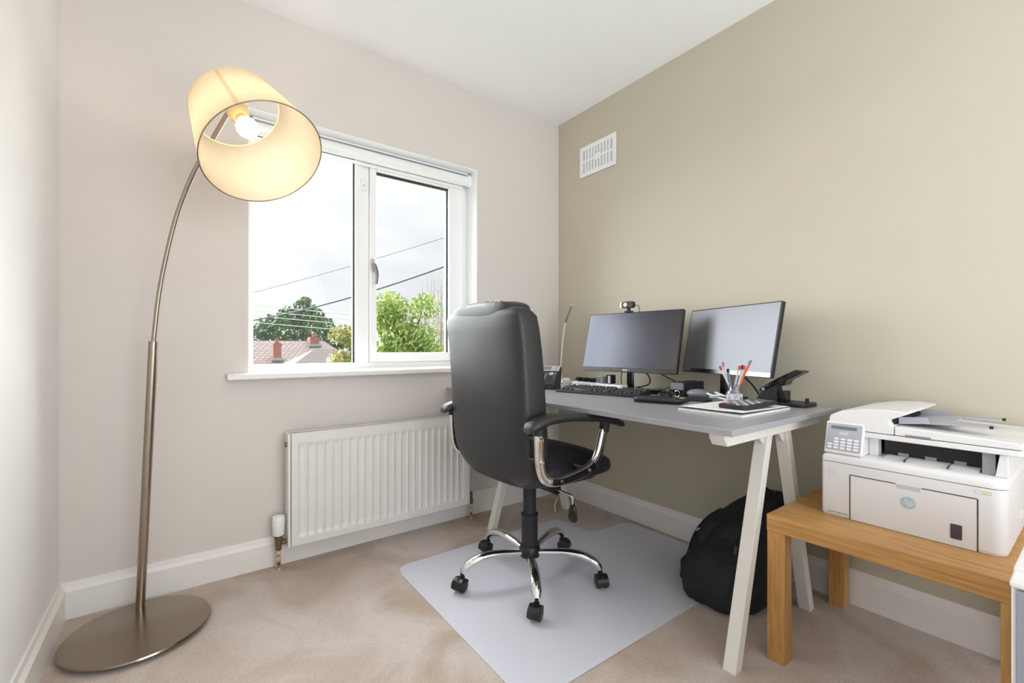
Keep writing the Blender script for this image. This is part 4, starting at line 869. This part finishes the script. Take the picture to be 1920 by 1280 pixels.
def house(name, label, walls, faces, mroof):
    t = thing(name, label, 'house', walls[0][:2]+(GZ,))
    lo, hi = walls; G().box((lo[0], lo[1], GZ), hi).done('house_wall', m_render, t)
    g = G(); vs = {}
    def V(p):
        if p not in vs: vs[p] = g.b.verts.new(p)
        return vs[p]
    for f_ in faces: g.b.faces.new([V(p) for p in f_])
    g.done('roof', mroof, t, smooth=10, solid=.03); return t
ez, rz_ = -1.1, 1.33
hA = house('house', 'terrace house with long pinkish tiled roof behind the left pane', ((-10, 24.0), (7.6, 32.0, -1.15)),
      [((-10.3, 23.7, ez), (8.1, 23.7, ez), (5.4, 28.0, rz_), (-10.3, 28.0, rz_)), ((-10.3, 28.0, rz_), (5.4, 28.0, rz_), (8.1, 32.3, ez), (-10.3, 32.3, ez)), ((8.1, 23.7, ez), (8.1, 32.3, ez), (5.4, 28.0, rz_)), ((-10.3, 23.7, ez), (-10.3, 32.3, ez), (-10.3, 28.0, rz_))], m_roof)
def chimney(par, x, y, z0, z1, w_):
    c_ = G().box((x-w_/2, y-w_/2, z0), (x+w_/2, y+w_/2, z1)).box((x-w_/2-.04, y-w_/2-.04, z1-.16), (x+w_/2+.04, y+w_/2+.04, z1-.06)).done('chimney', m_brick, par)
    G().lathe([(.10, z1), (.12, z1+.04), (.09, z1+.22), (.11, z1+.26)], (x, y, 0), 14).done('chimney_pot', m_pot, c_)
    G().box((x-w_/2-.10, y-w_/2-.14, z0-.02), (x+w_/2+.10, y-w_/2-.001, z0+.14)).done('flashing', m_lead, c_)
chimney(hA, 2.45, 26.2, .22, 1.18, .40); chimney(hA, 4.75, 27.7, 1.02, 1.58, .52)
cx, cy, hz, ss = 2.5, 16.8, .88, 4.1
hB = house('house', 'nearer house with a brown hipped roof low in the left pane', ((cx-3.9, cy-3.9), (cx+3.9, cy+3.9, -1.6)),
      [((cx-ss, cy-ss, -1.5), (cx+ss, cy-ss, -1.5), (cx+.5, cy, hz), (cx-.2, cy, hz)), ((cx+ss, cy-ss, -1.5), (cx+ss, cy+ss, -1.5), (cx+.5, cy, hz)), ((cx+ss, cy+ss, -1.5), (cx-ss, cy+ss, -1.5), (cx-.2, cy, hz), (cx+.5, cy, hz)), ((cx-ss, cy+ss, -1.5), (cx-ss, cy-ss, -1.5), (cx-.2, cy, hz))], m_roof2)
F_, R_c = Vector((.5964, .8027, 0)), Vector((.8027, -.5964, 0))
def way(pxl, pyl, D): return Vector((-2.0582, -2.2447, .97))+F_*D+R_c*((pxl-960)/843.14*D)+Vector((0, 0, (650.18-pyl)/843.14*D))
def aerial(a, b, r_, m, label, sag=.0):
    A_, B_ = Vector(a), Vector(b); pts = [A_+(B_-A_)*(k/12)-Vector((0, 0, sag*4*(k/12)*(1-k/12))) for k in range(13)]
    return tag(G().tube(pts, r_, 6).done('overhead_cable', m, smooth=80), label, 'cable', 'cables crossing the sky outside')
aerial(way(420, 562, 9), way(900, 424, 8), .0045, m_cablep if False else m_cable, 'thin overhead cable, highest across both panes', .05)
aerial(way(440, 606, 9), way(880, 482, 7), .014, m_cable, 'thick dark overhead cable slanting across both panes', .12)
for k, (ya, yb) in enumerate(((573, 588), (583, 598), (594, 606), (606, 618))):
    aerial(way(440, ya-5, 20.0), way(690, yb+5, 22), .015, m_cablep, ('topmost', 'second highest', 'third highest', 'lowest')[k]+' of four pale parallel cables in front of the dark tree')
